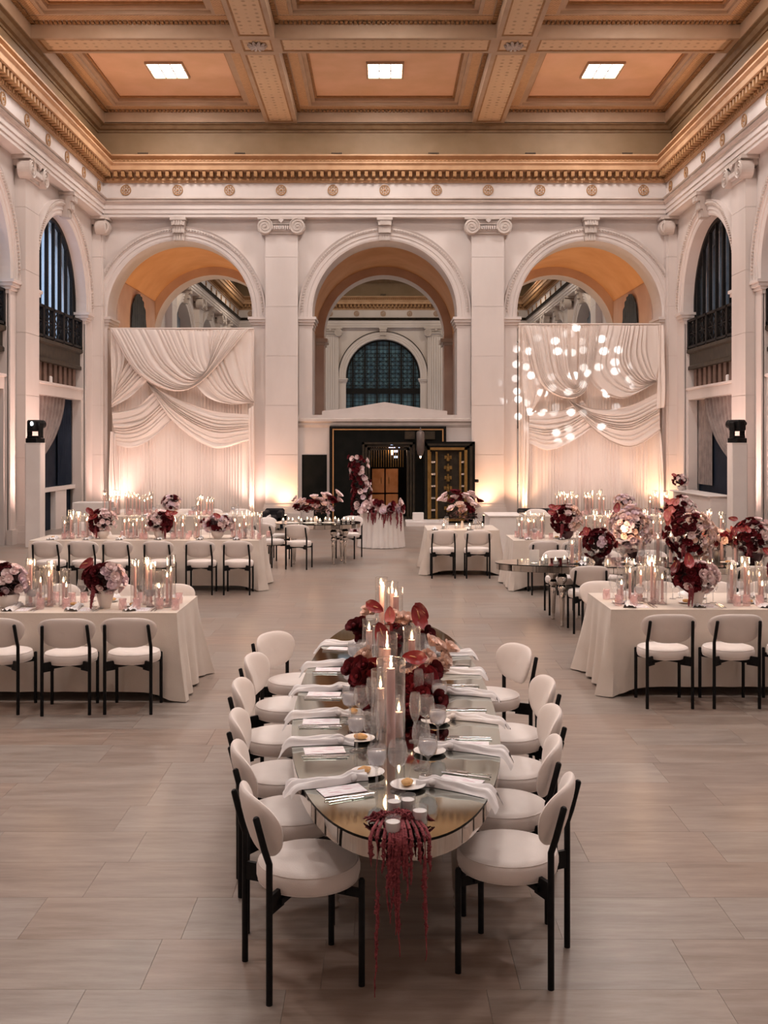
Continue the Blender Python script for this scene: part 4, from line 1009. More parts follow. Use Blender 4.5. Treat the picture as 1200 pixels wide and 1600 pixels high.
# ------------------------------------------------------------------ tables
TZ = .74
def cloth_table(x0, x1, y0, y1, name_words, cloth_label, hem=.07, seed=1, mat_='cloth', nleg=4):
    rr = random.Random(seed); cx, cy = (x0 + x1) / 2, (y0 + y1) / 2; lx, ly = (x1 - x0) / 2, (y1 - y0) / 2
    t = thing('banquet_table', 'long folding table hidden beneath the cloth of ' + name_words, 'table', (cx, cy, 0), 0, 'banquet tables under cloths')
    b = MB(); b.b2(-lx + .03, lx - .03, -ly + .03, ly - .03, TZ - .04, TZ - .006); b.obj('tabletop', M['brownpanel'], t)
    for sx in (-1, 1):
        for sy in (-1, 1):
            b = MB(); b.tube([(sx * (lx - .2), sy * (ly - .15), 0), (sx * (lx - .2), sy * (ly - .15), TZ - .04)], .016, 8); b.obj('leg', M['iron'], t)
    # cloth
    r = .03; pts = []
    def side(p, q, n):
        for i in range(n): pts.append((p[0] + (q[0] - p[0]) * i / n, p[1] + (q[1] - p[1]) * i / n))
    nx, ny = max(24, int(lx * 2 * 26)), max(16, int(ly * 2 * 26))
    side((-lx, -ly), (lx, -ly), nx); side((lx, -ly), (lx, ly), ny); side((lx, ly), (-lx, ly), nx); side((-lx, ly), (-lx, -ly), ny)
    n = len(pts); per = 2 * (2 * lx + 2 * ly); ph = [rr.random() * 6.28 for _ in range(4)]
    b = MB(); rows = [(0.0, 0), (.012, .006), (.03, .012), (.15, None), (.32, None), (.5, None), (.7, None), (.88, None), (1.0, None)]
    vs = []
    for fr, _ in rows:
        for i, (x, y) in enumerate(pts):
            s_ = i / n * per
            dxc, dyc = lx - abs(x), ly - abs(y)
            corner = math.exp(-((max(dxc, dyc)) / .16) ** 2)
            nx_ = (1 if x >= lx - 1e-6 else -1 if x <= -lx + 1e-6 else 0); ny_ = (1 if y >= ly - 1e-6 else -1 if y <= -ly + 1e-6 else 0)
            if corner > .02: nx_ += math.copysign(corner, x) * .8; ny_ += math.copysign(corner, y) * .8
            ln = sqrt(nx_ * nx_ + ny_ * ny_) or 1; nx_ /= ln; ny_ /= ln
            end = math.exp(-(dxc / .04) ** 2) if dxc < .2 else 0
            fold = (.5 + .5 * sin(s_ * 19 + ph[0] + 1.2 * sin(s_ * 5.3))) * (1.5 if (nx_ and abs(nx_) > .8) else .3)
            off = fr * (.015 + .05 * fold) + corner * (.085 + .03 * sin(s_ * 60)) * fr ** 1.5
            if fr < .02: off = 0
            hm = hem * (1 - corner) * (1 - .8 * (abs(nx_) > .8))
            z = TZ - fr * (TZ - hm - .006)
            vs.append((x + nx_ * off, y + ny_ * off, max(z, .004)))
    fs = [(k * n + i, (k * n + (i + 1) % n), ((k + 1) * n + (i + 1) % n), (k + 1) * n + i) for k in range(len(rows) - 1) for i in range(n)]
    b.add(vs, fs); b.f.append(tuple(range(n))); b.m.append(0)
    c = b.obj('tablecloth', M[mat_], None, smooth=55, loc=(cx, cy, 0)); tag(c, cloth_label, 'tablecloth')
    return c
def sup(a, bb_, th, n=2.3):
    c, s_ = cos(th), sin(th); return math.copysign(abs(c) ** (2 / n), c) * a, math.copysign(abs(s_) ** (2 / n), s_) * bb_
LEGP = [(.0, .0), (.022, .0), (.026, .015), (.018, .03), (.024, .045), (.018, .06), (.026, .09), (.034, .30), (.038, .40), (.030, .415), (.048, .435), (.052, .46), (.046, .485), (.030, .50), (.034, .515), (.058, .545), (.064, .58), (.056, .615), (.034, .635), (.044, .66)]
def mirror_table(cx, cy, a, bb_, rz, label, legs):
    t = thing('mirrored_table', label, 'table', (cx, cy, 0), rz)
    n = 120; P = [sup(a, bb_, 2 * pi * i / n) for i in range(n)]
    b = MB(); b.add([(x, y, TZ) for x, y in P], [tuple(range(n))]); b.obj('mirror_top', M['mirror'], t)
    b = MB()
    for z0, z1, s0, s1 in ((TZ - .010, TZ, 1.0, 1.0),):
        b.add([(x * s0, y * s0, z0) for x, y in P] + [(x * s1, y * s1, z1) for x, y in P], [(i, (i + 1) % n, n + (i + 1) % n, n + i) for i in range(n)])
    b.obj('edge_band', M['vaultblack'], t)
    b = MB(); ins = .985; b.add([(x * ins, y * ins, .655) for x, y in P] + [(x * ins, y * ins, TZ - .01) for x, y in P], [(i, (i + 1) % n, n + (i + 1) % n, n + i) for i in range(n)]); b.f.append(tuple(range(n))); b.m.append(0)
    ap = b.obj('apron_core', M['vaultblack'], t)
    # bevelled mirror panels round the apron, equal arc lengths
    Q = [sup(a, bb_, 2 * pi * i / 720) for i in range(721)]; L = [0]
    for i in range(720): L.append(L[-1] + math.hypot(Q[i + 1][0] - Q[i][0], Q[i + 1][1] - Q[i][1]))
    npan = int(L[-1] / .30); k = 0
    for p in range(npan):
        l0, l1 = L[-1] * p / npan + .003, L[-1] * (p + 1) / npan - .003; pts = []
        for s_ in range(7):
            l = l0 + (l1 - l0) * s_ / 6; i = max(j for j in range(0, 721, 1) if L[j] <= l) if False else min(719, int(__import__('bisect').bisect_right(L, l)) - 1)
            f_ = (l - L[i]) / max(1e-9, L[i + 1] - L[i]); pts.append((Q[i][0] + (Q[i + 1][0] - Q[i][0]) * f_, Q[i][1] + (Q[i + 1][1] - Q[i][1]) * f_))
        b = MB(); m = len(pts); b.add([(x * .992, y * .992, .658) for x, y in pts] + [(x * .992, y * .992, TZ - .012) for x, y in pts], [(i, i + 1, m + i + 1, m + i) for i in range(m - 1)]); b.obj('apron_panel', M['mirrorside'], ap, smooth=True)
    for lx, ly in legs:
        b = MB(); b.lathe(LEGP, 18, (lx, ly, 0)); b.obj('leg', M['chrome'], t, smooth=50)
    return t

# ------------------------------------------------------------------ table ware prototypes (meshes shared)
def gl(prof, n=18):
    b = MB(); b.lathe(prof, n, close=False); return b
ME = {}
ME['goblet'] = gl([(.0, .002), (.034, .0), (.034, .003), (.006, .010), (.005, .075), (.010, .082), (.034, .098), (.043, .125), (.041, .155), (.036, .175)]).mesh('water_goblet', M['ware'], True)
ME['water'] = gl([(.0, .086), (.031, .099), (.039, .125), (.037, .152), (.0, .153)]).mesh('ice_water', M['water'], True)
ME['wine'] = gl([(.0, .002), (.033, .0), (.033, .003), (.005, .010), (.0045, .09), (.012, .098), (.034, .115), (.042, .145), (.039, .18), (.033, .205)]).mesh('wine_glass', M['ware'], True)
ME['flute'] = gl([(.0, .002), (.030, .0), (.030, .003), (.005, .010), (.004, .085), (.012, .10), (.024, .13), (.029, .17), (.027, .205), (.022, .235)]).mesh('champagne_flute', M['ware'], True)
ME['plate'] = gl([(.0, .004), (.05, .004), (.075, .012), (.076, .014), (.072, .0125), (.05, .0075), (.0, .0075)], 24).mesh('bread_plate', M['china'], True)
def lump(rx, ry, rz_, seed, n=12, m=8):
    rr = random.Random(seed); b = MB(); ph = [rr.random() * 6 for _ in range(3)]
    prof = []
    vs = []
    for j in range(m + 1):
        t_ = pi * j / m
        for i in range(n):
            a = 2 * pi * i / n; k = 1 + .10 * sin(3 * a + ph[0]) * sin(2 * t_ + ph[1])
            vs.append((rx * k * sin(t_) * cos(a), ry * k * sin(t_) * sin(a), rz_ * (1 - cos(t_)) * k))
    b.add(vs, [(j * n + i, (j + 1) * n + i, (j + 1) * n + (i + 1) % n, j * n + (i + 1) % n) for j in range(m) for i in range(n)]); return b
ME['roll'] = lump(.036, .025, .013, 1).mesh('bread_roll', M['roll'], True)
def cutlery(kind):
    b = MB()
    if kind == 'knife':
        b.add([(-.004, -.11, 0), (.004, -.11, 0), (.005, -.01, 0), (-.005, -.01, 0)], []); b.bevbox((0, -.06, .004), (.010, .10, .006), .002); b.bevbox((0, .05, .003), (.014, .12, .003), .001)
    else:
        b.bevbox((0, -.05, .004), (.008, .11, .005), .0015); b.bevbox((0, .025, .004), (.020, .05, .004), .0015)
        for k in range(4): b.box((-.008 + k * .0053, .072, .005), (.0026, .05, .003))
    return b.mesh(kind, M['silver'])
ME['knife'] = cutlery('knife'); ME['fork'] = cutlery('fork')
b = MB(); b.box((0, 0, .001), (.105, .19, .002)); ME['card'] = b.mesh('menu_card', M['card'])
def napkin_mesh(seed, over, thin=1.0):
    """knotted linen napkin with a pleated tail; local +Y is outward"""
    rr = random.Random(seed); b = MB(); a1, a2 = rr.uniform(-.02, .02), rr.uniform(-.03, .03); ph = rr.random() * 6; sk = rr.uniform(-.03, .03)
    L = .30 + (.05 if over else 0)
    def fn(top):
        def f(i, j):
            knot = math.exp(-((j - .20) / .09) ** 2); fan = j ** 1.2
            y = -.15 + L * j + sk * (i - .5) * j + .012 * sin(7 * i + ph) * j * j
            w = .020 + .040 * fan - .004 * knot + (.016 * (1 - j / .1) if j < .1 else 0)
            x = (i - .5) * 2 * w + a1 * sin(4 * j) + a2 * j * j
            h = (.010 + .016 * knot + .014 * (sin(15 * i + ph + 2 * j) * .5 + .5) + .008 * sin(6 * j + ph) ** 2 + .006 * sin(23 * i - 5 * j)) * (1 - (2 * i - 1) ** 6)
            z = .001 + (h if top else 0)
            if over and y > .150: z = max(z - 14 * (y - .150) ** 1.9, z - .06)
            return (x, y, z)
        return f
    b.grid(fn(True), 18, 30)
    b.lathe([(.0, .0), (.026, .004), (.031, .018), (.024, .032), (.0, .038)], 10, (a1 * .7, -.085, 0), sy=.7)
    return b.mesh('napkin', M['napkin'], True)
ME['nap_over'] = [napkin_mesh(s_, True) for s_ in range(4)]; ME['nap'] = [napkin_mesh(10 + s_, False) for s_ in range(4)]

RS = random.Random(11)
def put(key, name, cat, label, x, y, z, rz=0.0, group=None, s_=1.0):
    me = ME[key] if not isinstance(ME[key], list) else RS.choice(ME[key])
    o = link(name, me, None, (x, y, z), (0, 0, rz), s_); tag(o, label, cat, group); return o
def setting(ex, ey, ang, where, items, over=False):
    """one place: (ex, ey) on the table edge, ang = outward heading"""
    o = Vector((cos(ang), sin(ang))); n = Vector((o.y, -o.x)); E = Vector((ex, ey)); rz = ang - pi / 2
    def P(i, k): q = E - o * i + n * k; return q.x, q.y
    z = TZ + .001
    j = lambda s_: RS.uniform(-s_, s_)
    if 'm' in items: put('card', 'menu_card', 'menu card', 'printed menu card ' + where, *P(.15, .0), z, rz + j(.06))
    if 'c' in items:
        put('knife', 'knife', 'knife', 'silver table knife ' + where, *P(.15, -.085), z, rz + pi + j(.05)); put('fork', 'fork', 'fork', 'silver fork ' + where, *P(.15, -.115), z, rz + pi + j(.05))
    if 'n' in items: put('nap_over' if over else 'nap', 'napkin', 'napkin', 'knotted white napkin ' + where, *P(.15 if over else .19, .105), z, rz + j(.15))
    if 'p' in items:
        x, y = P(.33, .15); put('plate', 'bread_plate', 'plate', 'small white bread plate ' + where, x, y, z)
        put('roll', 'bread_roll', 'bread', 'crusty bread piece ' + where, x + j(.02), y + j(.02), z + .0075, j(3))
    if 'g' in items:
        g = put('goblet', 'water_goblet', 'goblet', 'ice water goblet ' + where, *P(.30, -.02), z); link('ice_water', ME['water'], g)
    if 'w' in items: put('wine', 'wine_glass', 'wine glass', 'empty wine glass ' + where, *P(.36, -.10), z)
    if 'f' in items: put('flute', 'champagne_flute', 'flute', 'slim champagne flute ' + where, *P(.41, -.03), z)

# ------------------------------------------------------------------ candles
def cyl_mesh(r, h):
    b = MB(); b.lathe([(r, 0), (r, h), (r - .003, h), (r - .003, .006), (.0, .006)], 26, close=False); b.tube([((r - .0015) * cos(2 * pi * i / 26), (r - .0015) * sin(2 * pi * i / 26), h) for i in range(27)], .0022, 5, False)
    b.f.append(tuple(range(26))); b.m.append(0); return b.mesh('hurricane_glass', M['glass'], 60)
CYL = {}
b = MB(); b.lathe([(.0, 0), (.006, .006), (.0075, .014), (.005, .026), (.0, .042)], 8); ME['flame'] = b.mesh('flame', M['flame'], True)
b = MB(); b.lathe([(.0125, 0), (.0115, 1.0), (.007, 1.0), (.0, .999)], 12); ME['taper'] = b.mesh('taper_candle', M['wax'], 40)
b = MB(); b.lathe([(.030, 0), (.032, .006), (.014, .014), (.010, .03), (.016, .042), (.014, .05)], 12); ME['holder'] = b.mesh('candle_holder', M['pinkglass'], 60)
b = MB(); b.lathe([(.028, 0), (.034, .01), (.036, .05), (.030, .075), (.036, .095), (.034, .095), (.028, .07), (.0, .01)], 14, close=False); ME['pinkcup'] = b.mesh('pink_glass_cup', M['pinkglass'], True)
b = MB(); b.lathe([(.030, 0), (.032, .07), (.030, .07), (.028, .006), (.0, .006)], 14, close=False); ME['votiveglass'] = b.mesh('votive_glass', M['glass'], 60)
b = MB(); b.lathe([(.026, 0), (.027, .045), (.0, .043)], 14); ME['votivewax'] = b.mesh('votive_candle', M['whitewax'], 40)
def hurricane(x, y, r, h, ch, lab_g, lab_c, group, holder=True, zt=TZ):
    key = (round(r, 3), round(h, 2))
    if key not in CYL: CYL[key] = cyl_mesh(*key)
    z = zt + .001
    tag(link('hurricane_glass', CYL[key], None, (x, y, z)), lab_g, 'glass cylinder', 'glass cylinders, ' + group)
    t = thing('taper_candle', lab_c, 'candle', (x, y, z + .007), 0, 'taper candles, ' + group)
    z0 = .0
    if holder: link('candle_holder', ME['holder'], t); z0 = .03
    link('wax_taper', ME['taper'], t, (0, 0, z0), (0, 0, 0), (1 if holder else 1.7, 1 if holder else 1.7, ch - z0)); link('flame', ME['flame'], t, (0, 0, ch + .003))
def glow(x, y, z, w): light('candle_light', 'POINT', (x, y, z), w, (1.0, .60, .34), shadow_soft_size=.04)
def cluster(x, y, where, n=6, spread=(.15, .10), hs=(.30, .45), seed=0, cups=6, w=3.0):
    rr = random.Random(seed); pos = []
    tries = 0
    while len(pos) < n and tries < 400:
        tries += 1; q = (rr.uniform(-1, 1) * spread[0], rr.uniform(-1, 1) * spread[1])
        if all(math.hypot(q[0] - p[0], q[1] - p[1]) > .088 for p in pos): pos.append(q)
    pos.sort()
    for i, (dx, dy) in enumerate(pos):
        h = rr.uniform(*hs); hurricane(x + dx, y + dy, .041, h, h - rr.uniform(.05, .17), 'glass cylinder, %s from left, %s' % (ORD[i], where), 'lit pink taper, %s from left, %s' % (ORD[i], where), where)
    k = 0; tries = 0; cl = []
    while k < cups and tries < 300:
        tries += 1; dx, dy = rr.uniform(-1, 1) * (spread[0] + .08), rr.choice((-1, 1)) * (spread[1] + rr.uniform(.06, .11))
        if all(math.hypot(dx - p[0], dy - p[1]) > .08 for p in pos):
            pos.append((dx, dy)); cl.append((dx, dy)); k += 1
    for i, (dx, dy) in enumerate(sorted(cl)):
        tag(link('pink_glass_cup', ME['pinkcup'], None, (x + dx, y + dy, TZ + .001)), 'pink glass cup, %s from left, %s' % (ORD[i], where), 'glass cup', 'pink cups, ' + where)
    glow(x, y, TZ + hs[1] * .85, w)
def votive(x, y, z, label, group, flame=True):
    t = thing('votive_candle', label, 'candle', (x, y, z), 0, group)
    link('votive_glass', ME['votiveglass'], t); link('wax', ME['votivewax'], t, (0, 0, .007))
    if flame: link('flame', ME['flame'], t, (0, 0, .052))

# ------------------------------------------------------------------ flowers
def rose_mesh(matn, seed, layers=((5, .45, .70, 1.0), (6, .75, .85, .75), (7, 1.0, 1.0, .68), (8, 1.25, 1.05, .42))):
    rr = random.Random(seed); b = MB(); R = .036
    for (n, rad, size, up) in layers:
        for k in range(n):
            a = 2 * pi * k / n + rr.random() * .5 + rad * 2; tilt = (1 - up) * 1.05
            def f(i, j, a=a, rad=rad, size=size, tilt=tilt):
                s_ = (i - .5) * 1.5 * size * (.55 + .75 * j - .35 * j * j * j); bulge = .22 * (1 - (2 * i - 1) ** 2)
                hh = j * size * 1.05; out = rad * .42 * (.35 + .65 * j) + bulge * .5 + tilt * hh * .75 + (.12 * j ** 3)
                z = hh * cos(tilt * .9) - .10 * (2 * i - 1) ** 2 * j + .15 * up
                x, y = out, s_ * .62
                return (R * (x * cos(a) - y * sin(a)), R * (x * sin(a) + y * cos(a)), R * (z - .45))
            b.grid(f, 3, 3)
    b.lathe([(.0, -.55 * R), (.35 * R, -.4 * R), (.42 * R, .1 * R), (.25 * R, .55 * R), (.0, .62 * R)], 7)
    return b.mesh('rose', M[matn], True)
FL = {k: [rose_mesh(k, 5 + i) for i in range(2)] for k in ('red', 'pink', 'mauve', 'peach')}
def anth_mesh(matn):
    b = MB()
    def f(i, j):
        u = i * 2 - 1; v = j; w = .062 * (sin(pi * v ** .72) ** .62) * (1.0 - .15 * v)
        x = u * w; y = -.035 + .15 * v - .028 * abs(u) * (1 - v) ** 2 * 2
        z = .018 * u * u + .035 * v * v - .03 * v
        return (x, y, z)
    b.grid(f, 8, 10); return b.mesh('anthurium', M[matn], True)
FL['anth'] = [anth_mesh('anth')]; FL['anthp'] = [anth_mesh('anthp')]
b = MB(); b.tube([(0, .0, .004), (0, .02, .025), (0, .055, .05)], [.006, .006, .003], 6); ME['spadix'] = b.mesh('spadix', M['spadix'], True)
def amaranth_mesh(L, seed, matn='amar', curl=.03):
    rr = random.Random(seed); b = MB(); n = 26; pts = []; rs = []; x = y = 0
    for i in range(n + 1):
        x += rr.uniform(-1, 1) * curl * .12; y += rr.uniform(-1, 1) * curl * .12
        pts.append((x, y, -L * i / n)); rs.append((.010 + .006 * rr.random()) * (1 - .65 * (i / n) ** 2) if i else .003)
    b.tube(pts, rs, 6)
    for i in range(0, n, 1):
        p = pts[i]; a = rr.random() * 6.28; r = rs[i]
        q = (p[0] + r * cos(a), p[1] + r * sin(a), p[2]); s_ = r * .75
        b.add([(q[0] - s_, q[1], q[2]), (q[0], q[1] - s_, q[2]), (q[0] + s_, q[1], q[2]), (q[0], q[1] + s_, q[2]), (q[0], q[1], q[2] + s_), (q[0], q[1], q[2] - s_)], [(0, 1, 4), (1, 2, 4), (2, 3, 4), (3, 0, 4), (1, 0, 5), (2, 1, 5), (3, 2, 5), (0, 3, 5)])
    return b.mesh('amaranth_strand', M[matn], True)
FL['amar'] = [amaranth_mesh(.20, 1), amaranth_mesh(.26, 2), amaranth_mesh(.16, 3)]
def leaf_mass(rx, ry, rz_, n, seed, size=.05, matn='darkleaf', z0=0):
    rr = random.Random(seed); b = MB()
    for _ in range(n):
        d_ = Vector((rr.gauss(0, 1), rr.gauss(0, 1), rr.gauss(0, 1))).normalized(); k = rr.uniform(.35, 1)
        c = Vector((d_.x * rx * k, d_.y * ry * k, z0 + d_.z * rz_ * k)); t_ = Vector((rr.gauss(0, 1), rr.gauss(0, 1), rr.gauss(0, .6))).normalized(); s_ = t_.cross(d_); s_.normalize()
        a = size * rr.uniform(.6, 1.2); b.add([c - t_ * a, c + s_ * a * .4, c + t_ * a, c - s_ * a * .4], [(0, 1, 2), (0, 2, 3)])
    return b
VASE = {'bowl': [(.0, 0), (.05, 0), (.055, .01), (.085, .05), (.10, .10), (.095, .12), (.085, .12), (.08, .06), (.0, .03)],
        'tall': [(.0, 0), (.045, 0), (.05, .02), (.07, .09), (.078, .14), (.072, .16), (.064, .16), (.05, .04), (.0, .02)],
        'bud': [(.0, 0), (.03, 0), (.034, .05), (.022, .09), (.018, .12), (.015, .12), (.0, .02)]}
def bloom(parent, kind, p, dirv, s_, rr):
    me = rr.choice(FL[kind]); nm = 'anthurium' if kind.startswith('anth') else 'rose'
    q = Vector(dirv).normalized().to_track_quat('Z', 'Y'); e = (q @ Matrix.Rotation(rr.random() * 6.28, 3, 'Z').to_quaternion()).to_euler()
    o = link(nm, me, parent, p, e, s_)
    if nm == 'anthurium': link('spadix', ME['spadix'], o)
    return o
def arrangement(x, y, label, w=.30, h=.26, n=22, seed=1, vase='bowl', vmat='vase', pal=('red', 'pink'), split=True, anth=3, amar=4, depth=.7, z=TZ, s0=1.0, flip=1, vs_=1.0, anthk='anth'):
    rr = random.Random(seed); t = thing('flower_arrangement', label, 'flowers', (x, y, z + .001), 0, 'flower arrangements on the tables')
    b = MB(); b.lathe([(r * vs_, zz * vs_) for r, zz in VASE[vase]], 20, close=False); b.obj('vase', M[vmat], t, smooth=50)
    zr = VASE[vase][-3][1] * vs_; c = Vector((0, 0, zr + h * .38))
    b = leaf_mass(w * .40, w * .40 * depth, h * .38, 110, seed, .05); o = b.obj('foliage', M['darkleaf'], t, loc=c); o['kind'] = 'stuff'
    done = []
    for i in range(int(n * 2.3)):
        for _ in range(30):
            d_ = Vector((rr.gauss(0, 1), rr.gauss(0, 1) - .25, rr.gauss(0, 1) + .25)).normalized()
            p = c + Vector((d_.x * w * .5, d_.y * w * .5 * depth, d_.z * h * .5)) * rr.uniform(.78, 1.05)
            if all((p - q).length > .040 for q in done): break
        done.append(p)
        if split: kind = pal[0] if (d_.x * flip + rr.gauss(0, .25)) < 0 else rr.choice(pal[1:])
        else: kind = rr.choice(pal)
        bloom(t, kind, p, d_, s0 * rr.uniform(.8, 1.2), rr)
    for i in range(anth):
        a = (pi if flip > 0 else 0) + rr.uniform(-1.1, 1.1) if split else rr.random() * 6.28
        d_ = Vector((cos(a) * .9, sin(a) * .6 - .3, rr.uniform(.3, .9)))
        p = c + Vector((d_.x * w * .55, d_.y * w * .4, d_.z * h * .62)); bloom(t, anthk, p, (d_.x * .4, -.8, .5), rr.uniform(.55, .8), rr)
    for i in range(amar):
        a = (pi if flip > 0 else 0) + rr.uniform(-.5, .9); p = c + Vector((cos(a) * w * .22, -w * .25 - rr.random() * .03, -h * .12))
        link('amaranth_strand', rr.choice(FL['amar']), t, p, (rr.uniform(-.15, .15), rr.uniform(-.15, .15), rr.random() * 6), min(1.0, (p.z - .0) / .27))
    return t
# ================================================================== the long mirrored table in the middle
CX0, CY0, A0, B0 = .07, 6.13, 2.37, .55
mirror_table(CX0, CY0, A0, B0, radians(90), 'long oval mirrored dining table with turned chrome legs in the middle', [(-1.25, -.29), (-1.25, .29), (0, -.30), (0, .30), (1.40, -.29), (1.40, .29)])
lefts = [(-.327, 4.27, 22), (-.45, 4.84, 12), (-.54, 5.40, 5), (-.625, 6.10, 0), (-.645, 6.82, -8), (-.635, 7.54, -30)]
rights = [(.56, 4.38, 180 - 20), (.605, 4.93, 180 - 12), (.70, 5.48, 180 - 2), (.775, 6.15, 180 + 4), (.76, 7.10, 180 + 22)]
for i, (x, y, a) in enumerate(lefts): chair(x, y, a, 'cream chair, %s from the camera on the left of the long mirrored table' % ORD[i], CG)
for i, (x, y, a) in enumerate(rights): chair(x, y, a, 'cream chair, %s from the camera on the right of the long mirrored table' % ORD[i], CG)
def edge_x(y):
    u = min(.999, abs(y - CY0) / A0); return B0 * (1 - u ** 2.3) ** (1 / 2.3)
for i, y in enumerate((4.24, 4.84, 5.36, 5.95, 6.6, 7.3)):
    setting(CX0 - edge_x(y), y, pi + (.42 if i == 0 else .12 if i == 1 else -.2 if i == 5 else 0), 'at the %s place, left of the long mirrored table' % ORD[i], 'mcnpgw' if i == 0 else 'mcnpgwf', True)
for i, y in enumerate((4.36, 4.94, 5.50, 6.05, 6.62, 7.2)):
    setting(CX0 + edge_x(y), y, (-.38 if i == 0 else -.1 if i == 1 else .2 if i == 5 else 0), 'at the %s place, right of the long mirrored table' % ORD[i], 'mcnpgw' if i == 0 else 'mcnpgwf', True)
# tall glass cylinders with candles down the middle
cyl = [(.045, 4.90, .068, .42, .37), (-.005, 5.22, .048, .30, .20), (.03, 5.52, .055, .43, .34), (.175, 5.98, .05, .38, .30), (.0, 6.35, .05, .32, .26), (-.08, 6.72, .045, .30, .22), (.10, 7.20, .05, .44, .37), (.0, 7.50, .045, .47, .40), (.08, 7.62, .045, .42, .33)]
nm9 = ['big front', 'short second', 'tall third', 'fourth', 'fifth', 'sixth', 'seventh', 'tallest', 'rearmost']
for (x, y, r, h, ch), k in zip(cyl, nm9):
    hurricane(x, y, r, h, ch, 'clear glass cylinder, %s of those down the long mirrored table' % k, 'pink taper in the %s glass cylinder of the long mirrored table' % k, 'on the long mirrored table', False)
hurricane(.085, 4.97 + .1, .030, .20, .12, 'small glass cylinder behind the big front one on the mirrored table', 'short pink candle behind the big front cylinder on the mirrored table', 'on the long mirrored table', False)
glow(.05, 5.2, TZ + .36, 2.0); glow(.06, 6.2, TZ + .36, 2.5); glow(.05, 7.4, TZ + .40, 2.5)
# centre flowers: burgundy and blush, explicit blooms
def explicit(x, y, label, vase, vmat, blooms, seed, leaf=(.13, .16, .09), z=TZ, leafz=.16, vs_=1.0):
    rr = random.Random(seed); t = thing('flower_arrangement', label, 'flowers', (x, y, z + .001), 0, 'flower arrangements on the tables')
    b = MB(); b.lathe([(r * vs_, zz * vs_) for r, zz in VASE[vase]], 20, close=False); b.obj('vase', M[vmat], t, smooth=50)
    b = leaf_mass(*leaf, 80, seed, .045); o = b.obj('foliage', M['darkleaf'], t, loc=(0, 0, leafz)); o['kind'] = 'stuff'
    for k, px, py, dy, s_ in blooms:
        p = at(px, py, y + dy) - Vector((x, y, z)); p.z = max(p.z, .05); d_ = Vector((p.x, p.y * .5 - .12, .10 + max(0, p.z - .15)))
        if k.startswith('anth'): d_ = Vector((p.x * .5, -.5, .25))
        if k.startswith('anth'): bloom(t, k, p, d_, s_, rr); continue
        far = y > 12; bloom(t, k, p, d_, s_ * (1.15 if far else .82), rr)
        for _ in range(1 if far else 3):
            q = p + Vector((rr.uniform(-1, 1), rr.uniform(-.6, .8), rr.uniform(-1, .7))) * (.045 if far else .042) * s_; q.z = max(q.z, .045)
            bloom(t, k, q, d_ + Vector((rr.uniform(-.12, .12), 0, rr.uniform(-.05, .1))), s_ * (.9 if far else rr.uniform(.55, .75)), rr)
    return t
explicit(.13, 5.75, 'burgundy and blush flower arrangement midway down the long mirrored table', 'bowl', 'darkvase', [
    ('red', 563, 1043, -.1, 1.7), ('red', 578, 1052, -.15, 1.5), ('red', 560, 1060, -.1, 1.4), ('red', 571, 1075, -.2, 1.9), ('red', 585, 1085, -.22, 1.6), ('red', 576, 1098, -.25, 1.3),
    ('peach', 572, 1025, .1, 1.6), ('peach', 560, 1030, .1, 1.2), ('anth', 587, 1038, -.05, 0.62), ('anth', 592, 1060, -.1, 0.56), ('anth', 598, 995, .1, 0.74),
    ('red', 664, 1060, -.15, 1.9), ('red', 676, 1070, -.1, 1.4), ('red', 645, 1072, -.2, 1.5), ('red', 655, 1090, -.25, 1.5), ('red', 668, 1085, -.2, 1.3), ('red', 650, 1110, -.3, 1.8), ('red', 668, 1112, -.25, 1.7), ('red', 655, 1130, -.3, 1.7), ('red', 640, 1125, -.3, 1.4),
    ('peach', 649, 1048, -.05, 1.7), ('peach', 660, 1035, 0, 1.2), ('peach', 687, 1012, .1, 1.6), ('peach', 677, 1042, .0, 1.4), ('peach', 690, 1040, .0, 1.3), ('peach', 670, 1025, .1, 1.2), ('anth', 650, 1028, -.1, 0.68),
    ('red', 616, 1003, .15, 1.3), ('red', 606, 1000, .2, 1.1)], 3, (.17, .18, .10))
explicit(.08, 7.0, 'anthurium and dark rose arrangement at the far end of the mirrored table', 'tall', 'darkvase', [
    ('red', 566, 980, -.1, 1.9), ('anth', 584, 948, 0, 0.68), ('peach', 573, 957, .1, 1.3), ('anthp', 609, 964, 0, 0.62), ('peach', 636, 968, .05, 1.7), ('peach', 627, 966, .05, 1.4), ('anth', 655, 968, 0, 0.87), ('anth', 657, 954, .05, 0.68),
    ('red', 668, 992, -.1, 1.7), ('red', 666, 1010, -.15, 1.6), ('red', 659, 1000, -.1, 1.3), ('anth', 595, 994, -.2, 0.93), ('red', 622, 990, 0, 1.2), ('peach', 655, 990, .1, 1.2), ('red', 590, 985, 0, 1.2)], 4, (.16, .12, .08))
